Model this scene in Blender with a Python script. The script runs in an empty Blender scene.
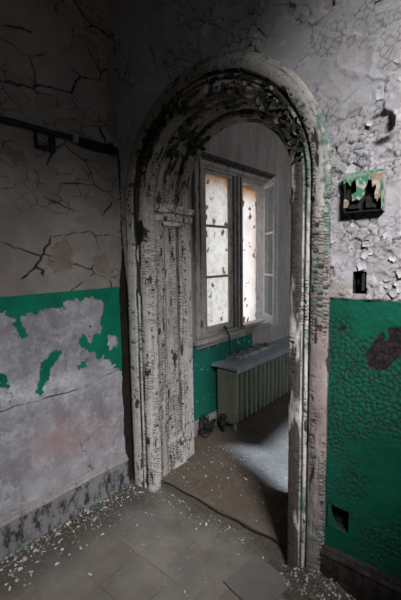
import bpy, bmesh, math, random
import numpy as np
from mathutils import Vector, Matrix
random.seed(7)
sc = bpy.context.scene
COL = sc.collection
PI = math.pi

# ------------------------------------------------------------------ place
EYE = 1.45
XL = -1.87            # left wall
YF = 1.485            # face of the wall with the arch
YB = 1.985            # back of that wall, in the next room
XC = -1.198           # arch axis
ZS = 1.763            # springing height
XW = -1.95            # window wall of the next room
CEIL = 4.1
DADO = 1.283

# ------------------------------------------------------------------ noise
def _h(ix, iy, seed):
    ix = np.asarray(ix).astype(np.int64).astype(np.uint32); iy = np.asarray(iy).astype(np.int64).astype(np.uint32)
    h = ix * np.uint32(374761393) + iy * np.uint32(668265263) + np.uint32((seed * 2246822519 + 97) & 0xffffffff)
    h = (h ^ (h >> np.uint32(13))) * np.uint32(1274126177)
    h = (h ^ (h >> np.uint32(16))) * np.uint32(2654435761)
    return ((h ^ (h >> np.uint32(15))) & np.uint32(0xffffff)).astype(np.float64) / 16777215.0

def vnoise(x, y, seed=0):
    x = np.asarray(x, float); y = np.asarray(y, float)
    ix = np.floor(x); iy = np.floor(y); fx = x - ix; fy = y - iy
    fx = fx * fx * (3 - 2 * fx); fy = fy * fy * (3 - 2 * fy)
    a = _h(ix, iy, seed); b = _h(ix + 1, iy, seed); c = _h(ix, iy + 1, seed); d = _h(ix + 1, iy + 1, seed)
    return (a + (b - a) * fx) * (1 - fy) + (c + (d - c) * fx) * fy

def fbm(x, y, o=4, seed=0):
    s = 0; a = .5; n = 0
    for k in range(o):
        s = s + a * vnoise(np.asarray(x) * 2 ** k + 17.3 * k, np.asarray(y) * 2 ** k - 9.1 * k, seed + k); n += a; a *= .5
    return s / n

def voro(x, y, seed=0):
    """edge distance, cell hash, offset from the cell's point (all in cell units)"""
    x = np.asarray(x, float); y = np.asarray(y, float)
    ix = np.floor(x); iy = np.floor(y)
    best = np.full(x.shape, 1e9); px = np.zeros(x.shape); py = np.zeros(x.shape); hid = np.zeros(x.shape)
    pts = []
    for i in range(-2, 3):
        for j in range(-2, 3):
            cx = ix + i; cy = iy + j
            qx = cx + _h(cx, cy, seed) ; qy = cy + _h(cx, cy, seed + 51)
            d = (qx - x) ** 2 + (qy - y) ** 2
            m = d < best
            best = np.where(m, d, best); px = np.where(m, qx, px); py = np.where(m, qy, py)
            hid = np.where(m, _h(cx, cy, seed + 77), hid)
            pts.append((qx, qy))
    e = np.full(x.shape, 1e9)
    for qx, qy in pts:
        dx = qx - px; dy = qy - py; n = np.sqrt(dx * dx + dy * dy)
        ok = n > 1e-6
        v = np.where(ok, (((px + qx) / 2 - x) * dx + ((py + qy) / 2 - y) * dy) / np.maximum(n, 1e-6), 1e9)
        e = np.minimum(e, v)
    return e, hid, x - px, y - py

def sst(a, b, x):
    t = np.clip((x - a) / (b - a), 0, 1); return t * t * (3 - 2 * t)

def inpoly(x, y, poly):
    r = np.zeros(np.shape(x), bool); n = len(poly); j = n - 1
    for i in range(n):
        xi, yi = poly[i]; xj, yj = poly[j]
        c = ((yi > y) != (yj > y)) & (x < (xj - xi) * (y - yi) / ((yj - yi) if yj != yi else 1e-9) + xi)
        r ^= c; j = i
    return r

# ------------------------------------------------------------------ object helpers
def link(name, me, m=None, parent=None):
    o = bpy.data.objects.new(name, me); COL.objects.link(o)
    if m is not None and me is not None: me.materials.append(m)
    if parent is not None: o.parent = parent
    return o

def tag(o, label=None, cat=None, group=None, kind=None):
    if label: o['label'] = label
    if cat: o['category'] = cat
    if group: o['group'] = group
    if kind: o['kind'] = kind
    return o

def empty(name, loc=(0, 0, 0), label=None, cat=None, group=None, kind=None):
    o = bpy.data.objects.new(name, None); COL.objects.link(o); o.location = loc
    o.empty_display_size = .05
    return tag(o, label, cat, group, kind)

def np_mesh(name, V, F, attrs=None, smooth=True, uv=None):
    V = np.asarray(V, np.float32); F = np.asarray(F, np.int32)
    k = F.shape[1]
    me = bpy.data.meshes.new(name)
    me.vertices.add(len(V)); me.vertices.foreach_set('co', V.ravel())
    me.loops.add(F.size); me.loops.foreach_set('vertex_index', F.ravel())
    me.polygons.add(len(F)); me.polygons.foreach_set('loop_start', np.arange(0, F.size, k, dtype=np.int32))
    me.polygons.foreach_set('loop_total', np.full(len(F), k, np.int32))
    me.polygons.foreach_set('use_smooth', np.full(len(F), smooth, bool))
    if uv is not None:
        l = me.uv_layers.new(name='UVMap'); l.data.foreach_set('uv', np.asarray(uv, np.float32)[F.ravel()].ravel())
    for n, a in (attrs or {}).items():
        at = me.attributes.new(n, 'FLOAT', 'POINT'); at.data.foreach_set('value', np.asarray(a, np.float32).ravel())
    me.update(calc_edges=True); me.validate()
    return me

def grid_faces(nu, nv, keep=None, flip=False):
    i, j = np.meshgrid(np.arange(nu - 1), np.arange(nv - 1), indexing='ij')
    a = i * nv + j
    F = np.stack([a, a + nv, a + nv + 1, a + 1], -1).reshape(-1, 4)
    if flip: F = F[:, ::-1]
    if keep is not None: F = F[keep.ravel()]
    return F

class MB:
    """collects shapes into one mesh"""
    def __init__(s): s.bm = bmesh.new()
    def _box(s, c, d, M=None, bev=0, seg=1):
        r = bmesh.ops.create_cube(s.bm, size=1)
        vs = r['verts']
        for v in vs: v.co = Vector((v.co.x * d[0], v.co.y * d[1], v.co.z * d[2]))
        if bev:
            es = list({e for v in vs for e in v.link_edges})
            rr = bmesh.ops.bevel(s.bm, geom=es, offset=bev, segments=seg, affect='EDGES', profile=.5)
            vs = list({v for f in rr['faces'] for v in f.verts} | {v for v in vs if v.is_valid})
        for v in vs:
            if M is not None: v.co = M @ v.co
            v.co += Vector(c)
        return vs
    def box(s, lo, hi, bev=0, M=None, seg=1):
        lo = Vector(lo); hi = Vector(hi); return s._box((lo + hi) / 2, hi - lo, M, bev, seg)
    def tube(s, pts, r, n=10, cap=True):
        pts = [Vector(p) for p in pts]; rings = []
        up = Vector((0, 0, 1)); T0 = (pts[1] - pts[0]).normalized()
        if abs(T0.dot(up)) > .9: up = Vector((1, 0, 0))
        N = (up - T0 * up.dot(T0)).normalized()
        for i, p in enumerate(pts):
            T = (pts[min(i + 1, len(pts) - 1)] - pts[max(i - 1, 0)]).normalized()
            N = (N - T * N.dot(T)); N = N.normalized() if N.length > 1e-6 else T.orthogonal().normalized()
            B = T.cross(N); rr = r[i] if isinstance(r, (list, tuple)) else r
            rings.append([s.bm.verts.new(p + (N * math.cos(2 * PI * k / n) + B * math.sin(2 * PI * k / n)) * rr) for k in range(n)])
        for a, b in zip(rings, rings[1:]):
            for k in range(n): 
                f = s.bm.faces.new((a[k], a[(k + 1) % n], b[(k + 1) % n], b[k])); f.smooth = True
        if cap:
            s.bm.faces.new(rings[0][::-1]); s.bm.faces.new(rings[-1])
    def loft(s, rings, cap=True, smooth=True):
        R = [[s.bm.verts.new(p) for p in ring] for ring in rings]; n = len(R[0])
        for a, b in zip(R, R[1:]):
            for k in range(n):
                f = s.bm.faces.new((a[k], a[(k + 1) % n], b[(k + 1) % n], b[k])); f.smooth = smooth
        if cap: s.bm.faces.new(R[0][::-1]); s.bm.faces.new(R[-1])
    def prism(s, poly, fr, to):
        """poly: list of 3d points; extruded by vector"""
        d = Vector(to) - Vector(fr)
        a = [s.bm.verts.new(Vector(p)) for p in poly]; b = [s.bm.verts.new(Vector(p) + d) for p in poly]; n = len(a)
        s.bm.faces.new(a[::-1]); s.bm.faces.new(b)
        for k in range(n): s.bm.faces.new((a[k], a[(k + 1) % n], b[(k + 1) % n], b[k]))
    def build(s, name, m, parent=None, smooth=None):
        bmesh.ops.recalc_face_normals(s.bm, faces=s.bm.faces[:])
        if smooth is not None:
            for f in s.bm.faces: f.smooth = smooth
        me = bpy.data.meshes.new(name); s.bm.to_mesh(me); s.bm.free()
        return link(name, me, m, parent)

# ------------------------------------------------------------------ material helpers
class NT:
    def __init__(s, name):
        s.m = bpy.data.materials.new(name); s.m.use_nodes = True
        s.t = s.m.node_tree; s.t.nodes.clear()
        s.out = s.t.nodes.new('ShaderNodeOutputMaterial')
        s.b = s.t.nodes.new('ShaderNodeBsdfPrincipled'); s.t.links.new(s.b.outputs[0], s.out.inputs[0])
        s.b.inputs['Roughness'].default_value = .85
        s.b.inputs['Specular IOR Level'].default_value = .25
        s.co = None
    def n(s, t, **k):
        x = s.t.nodes.new(t)
        for a, v in k.items(): setattr(x, a, v)
        return x
    def l(s, a, b): s.t.links.new(a, b)
    def coords(s, kind='Object'):
        if s.co is None: s.co = s.n('ShaderNodeTexCoord')
        return s.co.outputs[kind]
    def noise(s, scale, detail=4, rough=.6, dist=0, stretch=None, kind='Object', out='Fac'):
        v = s.coords(kind)
        if stretch:
            mp = s.n('ShaderNodeMapping'); mp.inputs['Scale'].default_value = stretch; s.l(v, mp.inputs['Vector']); v = mp.outputs[0]
        x = s.n('ShaderNodeTexNoise'); s.l(v, x.inputs['Vector'])
        x.inputs['Scale'].default_value = scale; x.inputs['Detail'].default_value = detail
        x.inputs['Roughness'].default_value = rough; x.inputs['Distortion'].default_value = dist
        return x.outputs[out]
    def vor(s, scale, feature='DISTANCE_TO_EDGE', stretch=None, warp=0, kind='Object', out='Distance'):
        v = s.coords(kind)
        if stretch:
            mp = s.n('ShaderNodeMapping'); mp.inputs['Scale'].default_value = stretch; s.l(v, mp.inputs['Vector']); v = mp.outputs[0]
        if warp:
            nz = s.n('ShaderNodeTexNoise'); nz.inputs['Scale'].default_value = scale * 1.3; nz.inputs['Detail'].default_value = 3; s.l(v, nz.inputs['Vector'])
            ma = s.n('ShaderNodeVectorMath', operation='MULTIPLY_ADD'); s.l(nz.outputs['Color'], ma.inputs[0])
            ma.inputs[1].default_value = (warp,) * 3; s.l(v, ma.inputs[2]); v = ma.outputs[0]
        x = s.n('ShaderNodeTexVoronoi', feature=feature); s.l(v, x.inputs['Vector']); x.inputs['Scale'].default_value = scale
        return x.outputs[out]
    def ramp(s, f, *stops, interp='LINEAR'):
        x = s.n('ShaderNodeValToRGB'); s.l(f, x.inputs[0]); e = x.color_ramp.elements; x.color_ramp.interpolation = interp
        while len(e) > 1: e.remove(e[0])
        for i, (p, c) in enumerate(stops):
            el = e[0] if i == 0 else e.new(p)
            el.position = p; el.color = (c if isinstance(c, tuple) else (c,) * 3) + (1,)
        return x.outputs[0]
    def attr(s, name):
        x = s.n('ShaderNodeAttribute'); x.attribute_name = name; return x.outputs['Fac']
    def mix(s, f, a, b, mode='MIX'):
        x = s.n('ShaderNodeMix', data_type='RGBA', blend_type=mode)
        for v, i in ((f, 0), (a, 6), (b, 7)):
            if hasattr(v, 'is_linked'): s.l(v, x.inputs[i])
            elif i == 0: x.inputs[0].default_value = v
            else: x.inputs[i].default_value = tuple(v) + (1,)
        return x.outputs[2]
    def math(s, op, a, b=0.0, clamp=False):
        x = s.n('ShaderNodeMath', operation=op, use_clamp=clamp)
        for v, i in ((a, 0), (b, 1)):
            if hasattr(v, 'is_linked'): s.l(v, x.inputs[i])
            else: x.inputs[i].default_value = v
        return x.outputs[0]
    def base(s, c): s.l(c, s.b.inputs['Base Color'])
    def rough(s, r):
        if hasattr(r, 'is_linked'): s.l(r, s.b.inputs['Roughness'])
        else: s.b.inputs['Roughness'].default_value = r
    def bump(s, h, dist=.002, strength=1.0):
        x = s.n('ShaderNodeBump'); x.inputs['Distance'].default_value = dist; x.inputs['Strength'].default_value = strength
        s.l(h, x.inputs['Height'])
        if s.b.inputs['Normal'].is_linked: s.l(s.b.inputs['Normal'].links[0].from_socket, x.inputs['Normal'])
        s.l(x.outputs[0], s.b.inputs['Normal'])

def simple(name, c1, c2, scale=20, rough=.85, spec=.25, metal=0, bump=.001, stretch=None):
    t = NT(name)
    n = t.noise(scale, 6, .65, stretch=stretch)
    t.base(t.ramp(n, (.3, c1), (.7, c2))); t.rough(rough)
    t.b.inputs['Specular IOR Level'].default_value = spec; t.b.inputs['Metallic'].default_value = metal
    if bump: t.bump(n, bump)
    return t.m

# ------------------------------------------------------------------ materials
def mat_wall(name, wa, wb, pa, pb, green, under=(.18, .145, .115)):
    """layered old paint: attributes up (upper wall), crack, green, tan, white, pink, dark"""
    t = NT(name)
    n1 = t.noise(3.2, 6, .62); n2 = t.noise(14, 6, .7); n3 = t.noise(70, 4, .7)
    up = t.ramp(n1, (.34, wa), (.66, wb))
    up = t.mix(t.math('MULTIPLY', t.ramp(n2, (.45, 0.0), (.66, 1.0)), .6), up, tuple(x * .62 for x in wa))
    lo = t.ramp(t.noise(4.5, 7, .68), (.33, pa), (.68, pb))
    lo = t.mix(t.math('MULTIPLY', t.ramp(t.noise(9, 8, .78, dist=.6), (.47, 0.0), (.62, 1.0)), .6), lo, tuple(x * .55 for x in pa))
    lo = t.mix(t.math('MULTIPLY', t.ramp(n2, (.48, 0.0), (.7, 1.0)), .55), lo, tuple(x * .6 for x in pa))
    lo = t.mix(t.math('MULTIPLY', t.ramp(t.noise(5, 10, .8, dist=.3), (.49, 0.0), (.545, 1.0)), .5), lo, tuple(x * .78 for x in pb))
    lo = t.mix(t.math('MULTIPLY', t.ramp(t.noise(8, 10, .82), (.54, 0.0), (.60, 1.0)), .45), lo, tuple(min(.65, x * 1.2) for x in pa))
    lo = t.mix(t.math('MULTIPLY', t.attr('pink'), t.ramp(n2, (.3, .3), (.6, 1.0))), lo, (.36, .215, .195))
    c = t.mix(t.attr('up'), lo, up)
    c = t.mix(t.math('MULTIPLY', t.attr('white'), t.ramp(t.noise(26, 6, .75), (.38, 0.0), (.62, 1.0))), c, (.66, .65, .68))
    g = t.ramp(t.noise(9, 5, .6), (.3, tuple(x * .72 for x in green)), (.7, tuple(x * 1.18 for x in green)))
    c = t.mix(t.attr('green'), c, g)
    c = t.mix(t.attr('tan'), c, t.ramp(n2, (.3, under), (.7, tuple(x * 1.5 for x in under))))
    c = t.mix(t.attr('dark'), c, t.ramp(t.noise(60, 5, .7), (.35, (.004, .003, .003)), (.8, (.045, .030, .030))))
    c = t.mix(t.attr('crack'), c, (.022, .017, .014))
    t.base(c)
    t.rough(t.mix(t.attr('green'), (.85,) * 3, (.62,) * 3))
    t.b.inputs['Specular IOR Level'].default_value = .2
    t.bump(n3, .002, .8); t.bump(n2, .006, .7)
    return t.m

M = {}
M['wall_left'] = mat_wall('old lilac plaster and green paint', (.345, .305, .275), (.215, .183, .16), (.49, .475, .51), (.22, .205, .215), (.004, .175, .098))
M['wall_front'] = mat_wall('flaking white and dark green paint', (.42, .405, .42), (.33, .31, .31), (.3, .28, .27), (.2, .18, .17), (.002, .074, .042), under=(.2, .16, .13))
M['brick'] = simple('shade black masonry', (.008, .006, .005), (.026, .020, .016), 12, .95)  # near black so the gap beside the jamb reads as deep shade
M['wall_plain'] = simple('dull old plaster', (.16, .15, .145), (.24, .22, .215), 6, .9, bump=.002)

def mat_casing(name, white=(.55, .52, .49)):
    t = NT(name)
    n = t.noise(9, 6, .65); nf = t.noise(120, 4, .7)
    wood = t.ramp(t.noise(60, 5, .7), (.3, (.012, .009, .007)), (.7, (.07, .05, .04)))
    p = t.ramp(n, (.3, tuple(x * .72 for x in white)), (.7, white))
    p = t.mix(t.attr('brown'), p, t.ramp(n, (.3, (.12, .085, .075)), (.7, (.24, .18, .17))))
    p = t.mix(t.attr('warm'), p, t.ramp(n, (.3, (.14, .108, .07)), (.7, (.25, .205, .145))))
    p = t.mix(t.attr('green'), p, t.ramp(t.noise(35, 5, .7), (.33, (.03, .10, .065)), (.5, (.15, .205, .17)), (.62, (.27, .30, .27)), (.75, (.34, .34, .31))))
    p = t.mix(t.math('MULTIPLY', t.ramp(t.noise(30, 5, .75), (.52, 0.0), (.7, 1.0)), .6), p, (.13, .11, .095))
    c = t.mix(t.attr('peel'), p, wood)
    c = t.mix(t.attr('crack'), c, (.012, .01, .008))
    c = t.mix(t.math('MULTIPLY', t.attr('floor_dirt_and_grooves'), t.ramp(n, (.25, 1.0), (.75, .55))), c, (.03, .024, .019))
    t.base(c); t.rough(.75); t.b.inputs['Specular IOR Level'].default_value = .3
    t.bump(nf, .001, .6)
    return t.m
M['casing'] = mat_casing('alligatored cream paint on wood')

def mat_wood(name, paint, under, amount=.5, vert=True, rough=.8):
    t = NT(name)
    st = (1, 1, .12) if vert else (1, .12, 1)
    fl = t.noise(26, 6, .72, stretch=(1, 1, .5)); gr = t.noise(70, 5, .7, stretch=st)
    ck = t.vor(38, stretch=(1, 1, 1.6), warp=.35)
    p = t.ramp(t.noise(11, 5), (.3, tuple(x * .7 for x in paint)), (.7, paint))
    u = t.ramp(gr, (.3, tuple(x * .4 for x in under)), (.7, under))
    c = t.mix(t.ramp(fl, (amount - .06, 1.0), (amount + .05, 0.0)), p, u)
    c = t.mix(t.ramp(ck, (.0, .85), (.09, 0.0)), c, (.02, .016, .013))
    t.base(c); t.rough(rough); t.bump(fl, .0025, .8); t.bump(ck, .0012, .6)
    return t.m
M['win_wood'] = mat_wood('weathered grey window paint', (.40, .375, .35), (.11, .09, .075), .40)
M['win_dark'] = mat_wood('dark weathered timber', (.10, .088, .075), (.04, .03, .025), .5, vert=False)
M['casement'] = mat_wood('off white casement paint', (.92, .91, .91), (.5, .4, .33), .24)
M['sillpaint'] = mat_wood('chalky white sill paint', (.60, .58, .58), (.22, .18, .16), .36, vert=False)
M['base_paint'] = mat_wood('grey skirting paint', (.31, .295, .305), (.05, .055, .055), .465, vert=False)
M['base_top'] = mat_wood('pale skirting bead paint', (.38, .35, .34), (.12, .10, .09), .38, vert=False)
M['base_dark'] = mat_wood('dark skirting paint', (.05, .04, .036), (.018, .014, .012), .5, vert=False)

def mat_glass():
    t = NT('dirty window glass')
    t.t.nodes.remove(t.b)
    g = t.n('ShaderNodeBsdfGlossy'); g.inputs['Roughness'].default_value = .08; g.inputs['Color'].default_value = (.8, .85, .9, 1)
    tr = t.n('ShaderNodeBsdfTransparent'); tr.inputs['Color'].default_value = (.93, .95, .94, 1)
    df = t.n('ShaderNodeBsdfDiffuse'); df.inputs['Color'].default_value = (.4, .38, .35, 1)
    m1 = t.n('ShaderNodeMixShader'); m1.inputs[0].default_value = .06; t.l(tr.outputs[0], m1.inputs[1]); t.l(g.outputs[0], m1.inputs[2])
    m2 = t.n('ShaderNodeMixShader'); t.l(t.ramp(t.noise(18, 5), (.45, 0.02), (.8, .2)), m2.inputs[0]); t.l(m1.outputs[0], m2.inputs[1]); t.l(df.outputs[0], m2.inputs[2])
    t.l(m2.outputs[0], t.out.inputs[0]); return t.m
M['glass'] = mat_glass()

def mat_sheet():
    """weathered translucent sheeting, rust blotches and chips on it"""
    t = NT('weathered translucent sheet')
    t.t.nodes.remove(t.b)
    big = t.noise(5, 6, .6); sp = t.noise(24, 5, .75)
    c = t.ramp(big, (.3, (.95, .82, .74)), (.6, (.96, .92, .91)))
    c = t.mix(t.attr('tan'), c, (.56, .27, .13))
    c = t.mix(t.attr('rust'), c, t.ramp(sp, (.35, (.07, .03, .015)), (.7, (.38, .17, .07))))
    tl = t.n('ShaderNodeBsdfTranslucent'); t.l(c, tl.inputs['Color'])
    df = t.n('ShaderNodeBsdfDiffuse'); t.l(c, df.inputs['Color'])
    m = t.n('ShaderNodeMixShader'); m.inputs[0].default_value = .1; t.l(tl.outputs[0], m.inputs[1]); t.l(df.outputs[0], m.inputs[2])
    t.l(m.outputs[0], t.out.inputs[0]); return t.m
M['sheet'] = mat_sheet()
M['rust'] = simple('rusty hinge iron', (.02, .010, .008), (.10, .035, .02), 60, .9)
M['black'] = simple('sooty black metal', (.006, .006, .006), (.025, .022, .02), 40, .7)
M['pipe'] = simple('dark painted pipe', (.010, .009, .008), (.03, .027, .024), 30, .6)
M['radiator'] = simple('olive drab radiator paint', (.11, .118, .082), (.185, .192, .142), 14, .5, spec=.35, bump=.0015)
M['shelf'] = simple('dull steel radiator top', (.15, .165, .19), (.25, .27, .30), 12, .40, spec=.5)
M['board'] = mat_wood('pale green flaking board paint', (.46, .51, .48), (.06, .05, .04), .44, vert=False)
M['flake'] = None
def mat_flake():
    t = NT('paint flakes'); a = t.attr('tint')
    t.base(t.ramp(a, (0, (.42, .40, .37)), (.45, (.50, .48, .45)), (.55, (.24, .22, .20)), (.72, (.11, .095, .08)), (.82, (.07, .19, .13)), (.95, (.2, .30, .25)), interp='CONSTANT'))
    t.rough(.85); return t.m
M['flake'] = mat_flake()
def mat_curl():
    t = NT('curled dark paint'); a = t.attr('tint')
    t.base(t.ramp(a, (0, (.045, .036, .028)), (.3, (.012, .028, .020)), (.6, (.085, .07, .055)), (.75, (.022, .017, .013)), (.93, (.10, .07, .035)), interp='CONSTANT')); return t.m
M['curl'] = mat_curl()
def mat_curlwhite():
    t = NT('curled white paint'); a = t.attr('tint')
    t.base(t.ramp(a, (0, (.44, .42, .43)), (.5, (.5, .48, .49)), (.8, (.36, .33, .32)), interp='CONSTANT')); return t.m
M['curlwhite'] = mat_curlwhite()

def mat_floor():
    t = NT('dusty old floor tiles')
    sep = t.n('ShaderNodeSeparateXYZ'); t.l(t.coords(), sep.inputs[0])
    T = .2286
    def seam(o, off):
        x = t.math('ADD', o, off); x = t.math('DIVIDE', x, T); f = t.math('FRACT', x)
        d = t.math('MINIMUM', f, t.math('SUBTRACT', 1.0, f)); return d
    wob = t.math('MULTIPLY', t.math('SUBTRACT', t.noise(12, 3), .5), .012)
    dx = seam(t.math('ADD', sep.outputs[0], wob), 10 * T + .89); dy = seam(t.math('ADD', sep.outputs[1], wob), 10 * T - .866)
    d = t.math('MINIMUM', dx, dy)
    ix = t.math('FLOOR', t.math('DIVIDE', t.math('ADD', sep.outputs[0], 10 * T + .89), T)); iy = t.math('FLOOR', t.math('DIVIDE', t.math('ADD', sep.outputs[1], 10 * T - .866), T))
    cv = t.n('ShaderNodeCombineXYZ'); t.l(ix, cv.inputs[0]); t.l(iy, cv.inputs[1])
    wn = t.n('ShaderNodeTexWhiteNoise'); t.l(cv.outputs[0], wn.inputs['Vector'])
    tone = t.ramp(wn.outputs['Value'], (0, (.132, .112, .093)), (1, (.168, .148, .126)))
    n1 = t.noise(5, 7, .65); n2 = t.noise(30, 6, .7)
    c = t.mix(t.math('MULTIPLY', t.ramp(n1, (.38, 0.0), (.66, 1.0)), .7), tone, (.070, .055, .047))
    c = t.mix(t.math('MULTIPLY', t.ramp(n2, (.5, 0.0), (.75, 1.0)), .40), c, (.15, .14, .125))
    c = t.mix(t.math('MULTIPLY', t.ramp(t.noise(2.6, 5), (.42, 0.0), (.6, 1.0)), .45), c, (.105, .112, .104))
    seamf = t.math('MULTIPLY', t.ramp(d, (0.0, 1.0), (.012, .6), (.022, 0.0)), t.ramp(t.noise(3.5, 3), (.45, .03), (.66, .6)))
    c = t.mix(seamf, c, (.028, .022, .018))
    c = t.mix(t.attr('floor_dirt_and_grooves'), c, t.ramp(t.noise(45, 7, .8), (.3, (.032, .026, .02)), (.55, (.07, .058, .046)), (.75, (.15, .14, .125))))
    t.base(c); t.rough(t.ramp(n1, (.3, .55), (.7, .85)))
    t.bump(n2, .0015, .6); t.bump(t.ramp(d, (0, 0.0), (.02, 1.0)), .002, .6)
    return t.m
M['floor'] = mat_floor()
def mat_floor2():
    t = NT('dirty brown boards')
    n1 = t.noise(4, 7, .7); n2 = t.noise(40, 7, .8)
    c = t.ramp(n1, (.3, (.062, .046, .034)), (.7, (.105, .08, .061)))
    c = t.mix(t.ramp(n2, (.52, 0.0), (.74, .55)), c, (.2, .17, .15))
    c = t.mix(t.ramp(t.noise(15, 6, .75), (.3, .7), (.45, 0.0)), c, (.04, .03, .024))
    t.base(c); t.rough(.8); t.bump(n2, .004, .8)
    return t.m
M['floor2'] = mat_floor2()
M['tile'] = simple('loose grey tile', (.088, .082, .074), (.118, .11, .10), 9, .7)

def mat_inner():
    t = NT('streaked grey plaster')
    sep = t.n('ShaderNodeSeparateXYZ'); t.l(t.coords(), sep.inputs[0])
    n = t.noise(10, 7, .7, stretch=(1, 1, .35)); n2 = t.noise(38, 6, .75)
    c = t.ramp(n, (.3, (.19, .17, .155)), (.68, (.33, .305, .29)))
    c = t.mix(t.math('MULTIPLY', t.ramp(n2, (.5, 0.0), (.7, 1.0)), .6), c, (.11, .095, .085))
    g = t.mix(t.ramp(t.noise(16, 5), (.63, 0.0), (.67, 1.0)), (.005, .105, .075), (.22, .23, .22))
    hz = t.math('ADD', t.math('ADD', sep.outputs[2], t.math('MULTIPLY', t.math('GREATER_THAN', sep.outputs[1], 3.1), .3)), t.math('MULTIPLY', t.math('SUBTRACT', t.noise(9, 4), .5), .05))
    c = t.mix(t.ramp(t.math('DIVIDE', hz, 2.0), (.385, 1.0), (.39, 0.0)), c, g)
    t.base(c); t.rough(.85); t.bump(n2, .004, .8)
    return t.m
M['inner'] = mat_inner()

# ================================================================== SETTING
# ---- left wall : dense relief where its paint shows, plain beyond
def ax(a, b, step, lo, hi, cstep=.25):
    d = np.arange(a, b + 1e-6, step)
    l = np.arange(a - cstep, lo, -cstep)[::-1] if a - lo > 1e-6 else np.array([])
    l = np.concatenate([[lo], l]) if a - lo > 1e-6 else l
    h = np.arange(d[-1] + cstep, hi, cstep); h = np.concatenate([h, [hi]]) if hi - d[-1] > 1e-6 else h
    return np.unique(np.round(np.concatenate([l, d, h]), 5))

G_BAND = [(0.55, 1.30), (1.335, 1.30), (1.332, 1.225), (1.2, 1.235), (1.062, 1.225), (1.052, 1.19), (0.962, 1.191), (0.887, 1.185), (0.837, 1.179), (0.831, 1.136), (0.859, 1.078), (0.826, 1.063), (0.802, 1.088), (0.78, 1.135), (0.791, 1.168), (0.755, 1.198), (0.70, 1.22), (.55, 1.19)]
G_RIGHT = [(1.29, 1.30), (1.52, 1.30), (1.52, .72), (1.427, 0.755), (1.363, 0.819), (1.31, 0.874), (1.277, 0.856), (1.224, 0.913), (1.174, 0.927), (1.145, 0.97), (1.153, 1.019), (1.18, 1.024), (1.189, 0.982), (1.228, 0.979), (1.238, 1.025), (1.298, 1.025), (1.289, 1.09), (1.311, 1.171)]
G_HOLE = [(1.334, 0.998), (1.41, 0.963), (1.4, 0.932), (1.355, 0.912), (1.319, 0.947)]
G_MID = [(1.007, 0.981), (1.036, 0.962), (1.028, 0.924), (0.981, 0.887), (0.957, 0.826), (0.911, 0.757), (0.884, 0.776), (0.891, 0.824), (0.926, 0.881), (0.909, 0.904), (0.921, 0.92), (0.965, 0.938)]
G_SMALL = [(1.161, 0.889), (1.185, 0.876), (1.174, 0.841), (1.142, 0.829), (1.129, 0.848)]
G_LEFT = [(0.62, .99), (0.686, 0.939), (0.716, 0.911), (0.745, 0.869), (0.764, 0.832), (0.745, 0.823), (0.712, 0.864), (0.62, 0.93)]
G_SPECK = [(1.201, 1.074), (1.224, 1.07), (1.218, 1.05), (1.202, 1.057)]

def upper_paint(u, v, seed, big=.2, small=.055, smallbias=0.0, wid=.0056, lift_k=.009, big_k=1.0):
    """cracked plates of thick paint: height, crack mask, lifted-off patches"""
    wu = u + .045 * (fbm(u * 7, v * 7, 4, seed) - .5) + .02 * (fbm(u * 30, v * 30, 3, seed + 5) - .5)
    wv = v + .045 * (fbm(u * 7, v * 7, 4, seed + 9) - .5) + .02 * (fbm(u * 30, v * 30, 3, seed + 14) - .5)
    e, h, dx, dy = voro(wu / big, wv / big, seed + 20)
    e2, h2, dx2, dy2 = voro(wu / small, wv / small, seed + 30)
    d1 = e * big; d2 = e2 * small
    w1 = wid * sst(.40, .66, fbm(u * 6, v * 6, 4, seed + 40))
    c1 = (1 - sst(w1 * .35, w1 + .0006, d1)) * sst(.0006, .0022, w1) * big_k
    reg = sst(.47, .60, fbm(u * 4.5, v * 4.5, 3, seed + 50) + smallbias)
    c2 = (1 - sst(.0003, .0026, d2)) * reg * sst(.36, .60, fbm(u * 14, v * 14, 3, seed + 45))
    ang = h2 * 44; lift = sst(.45, 1, _h(np.floor(h2 * 9999), np.zeros_like(h2), seed + 3))
    hgt = .005 * np.clip(1 - d1 / .03, 0, 1) ** 2 * (h > .35) * sst(.0, .002, w1) + reg * lift * lift_k * np.clip(.4 + dx2 * np.cos(ang) + dy2 * np.sin(ang), 0, 1.2)
    hgt = hgt + .008 * (fbm(u * 3, v * 3, 3, seed + 60) - .5)
    cr = np.maximum(c1, c2)
    gone = (h2 > .9) & (reg > .5)
    hgt = np.where(gone, -.004, hgt)
    return hgt - .006 * cr, cr, gone.astype(float), reg

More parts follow.
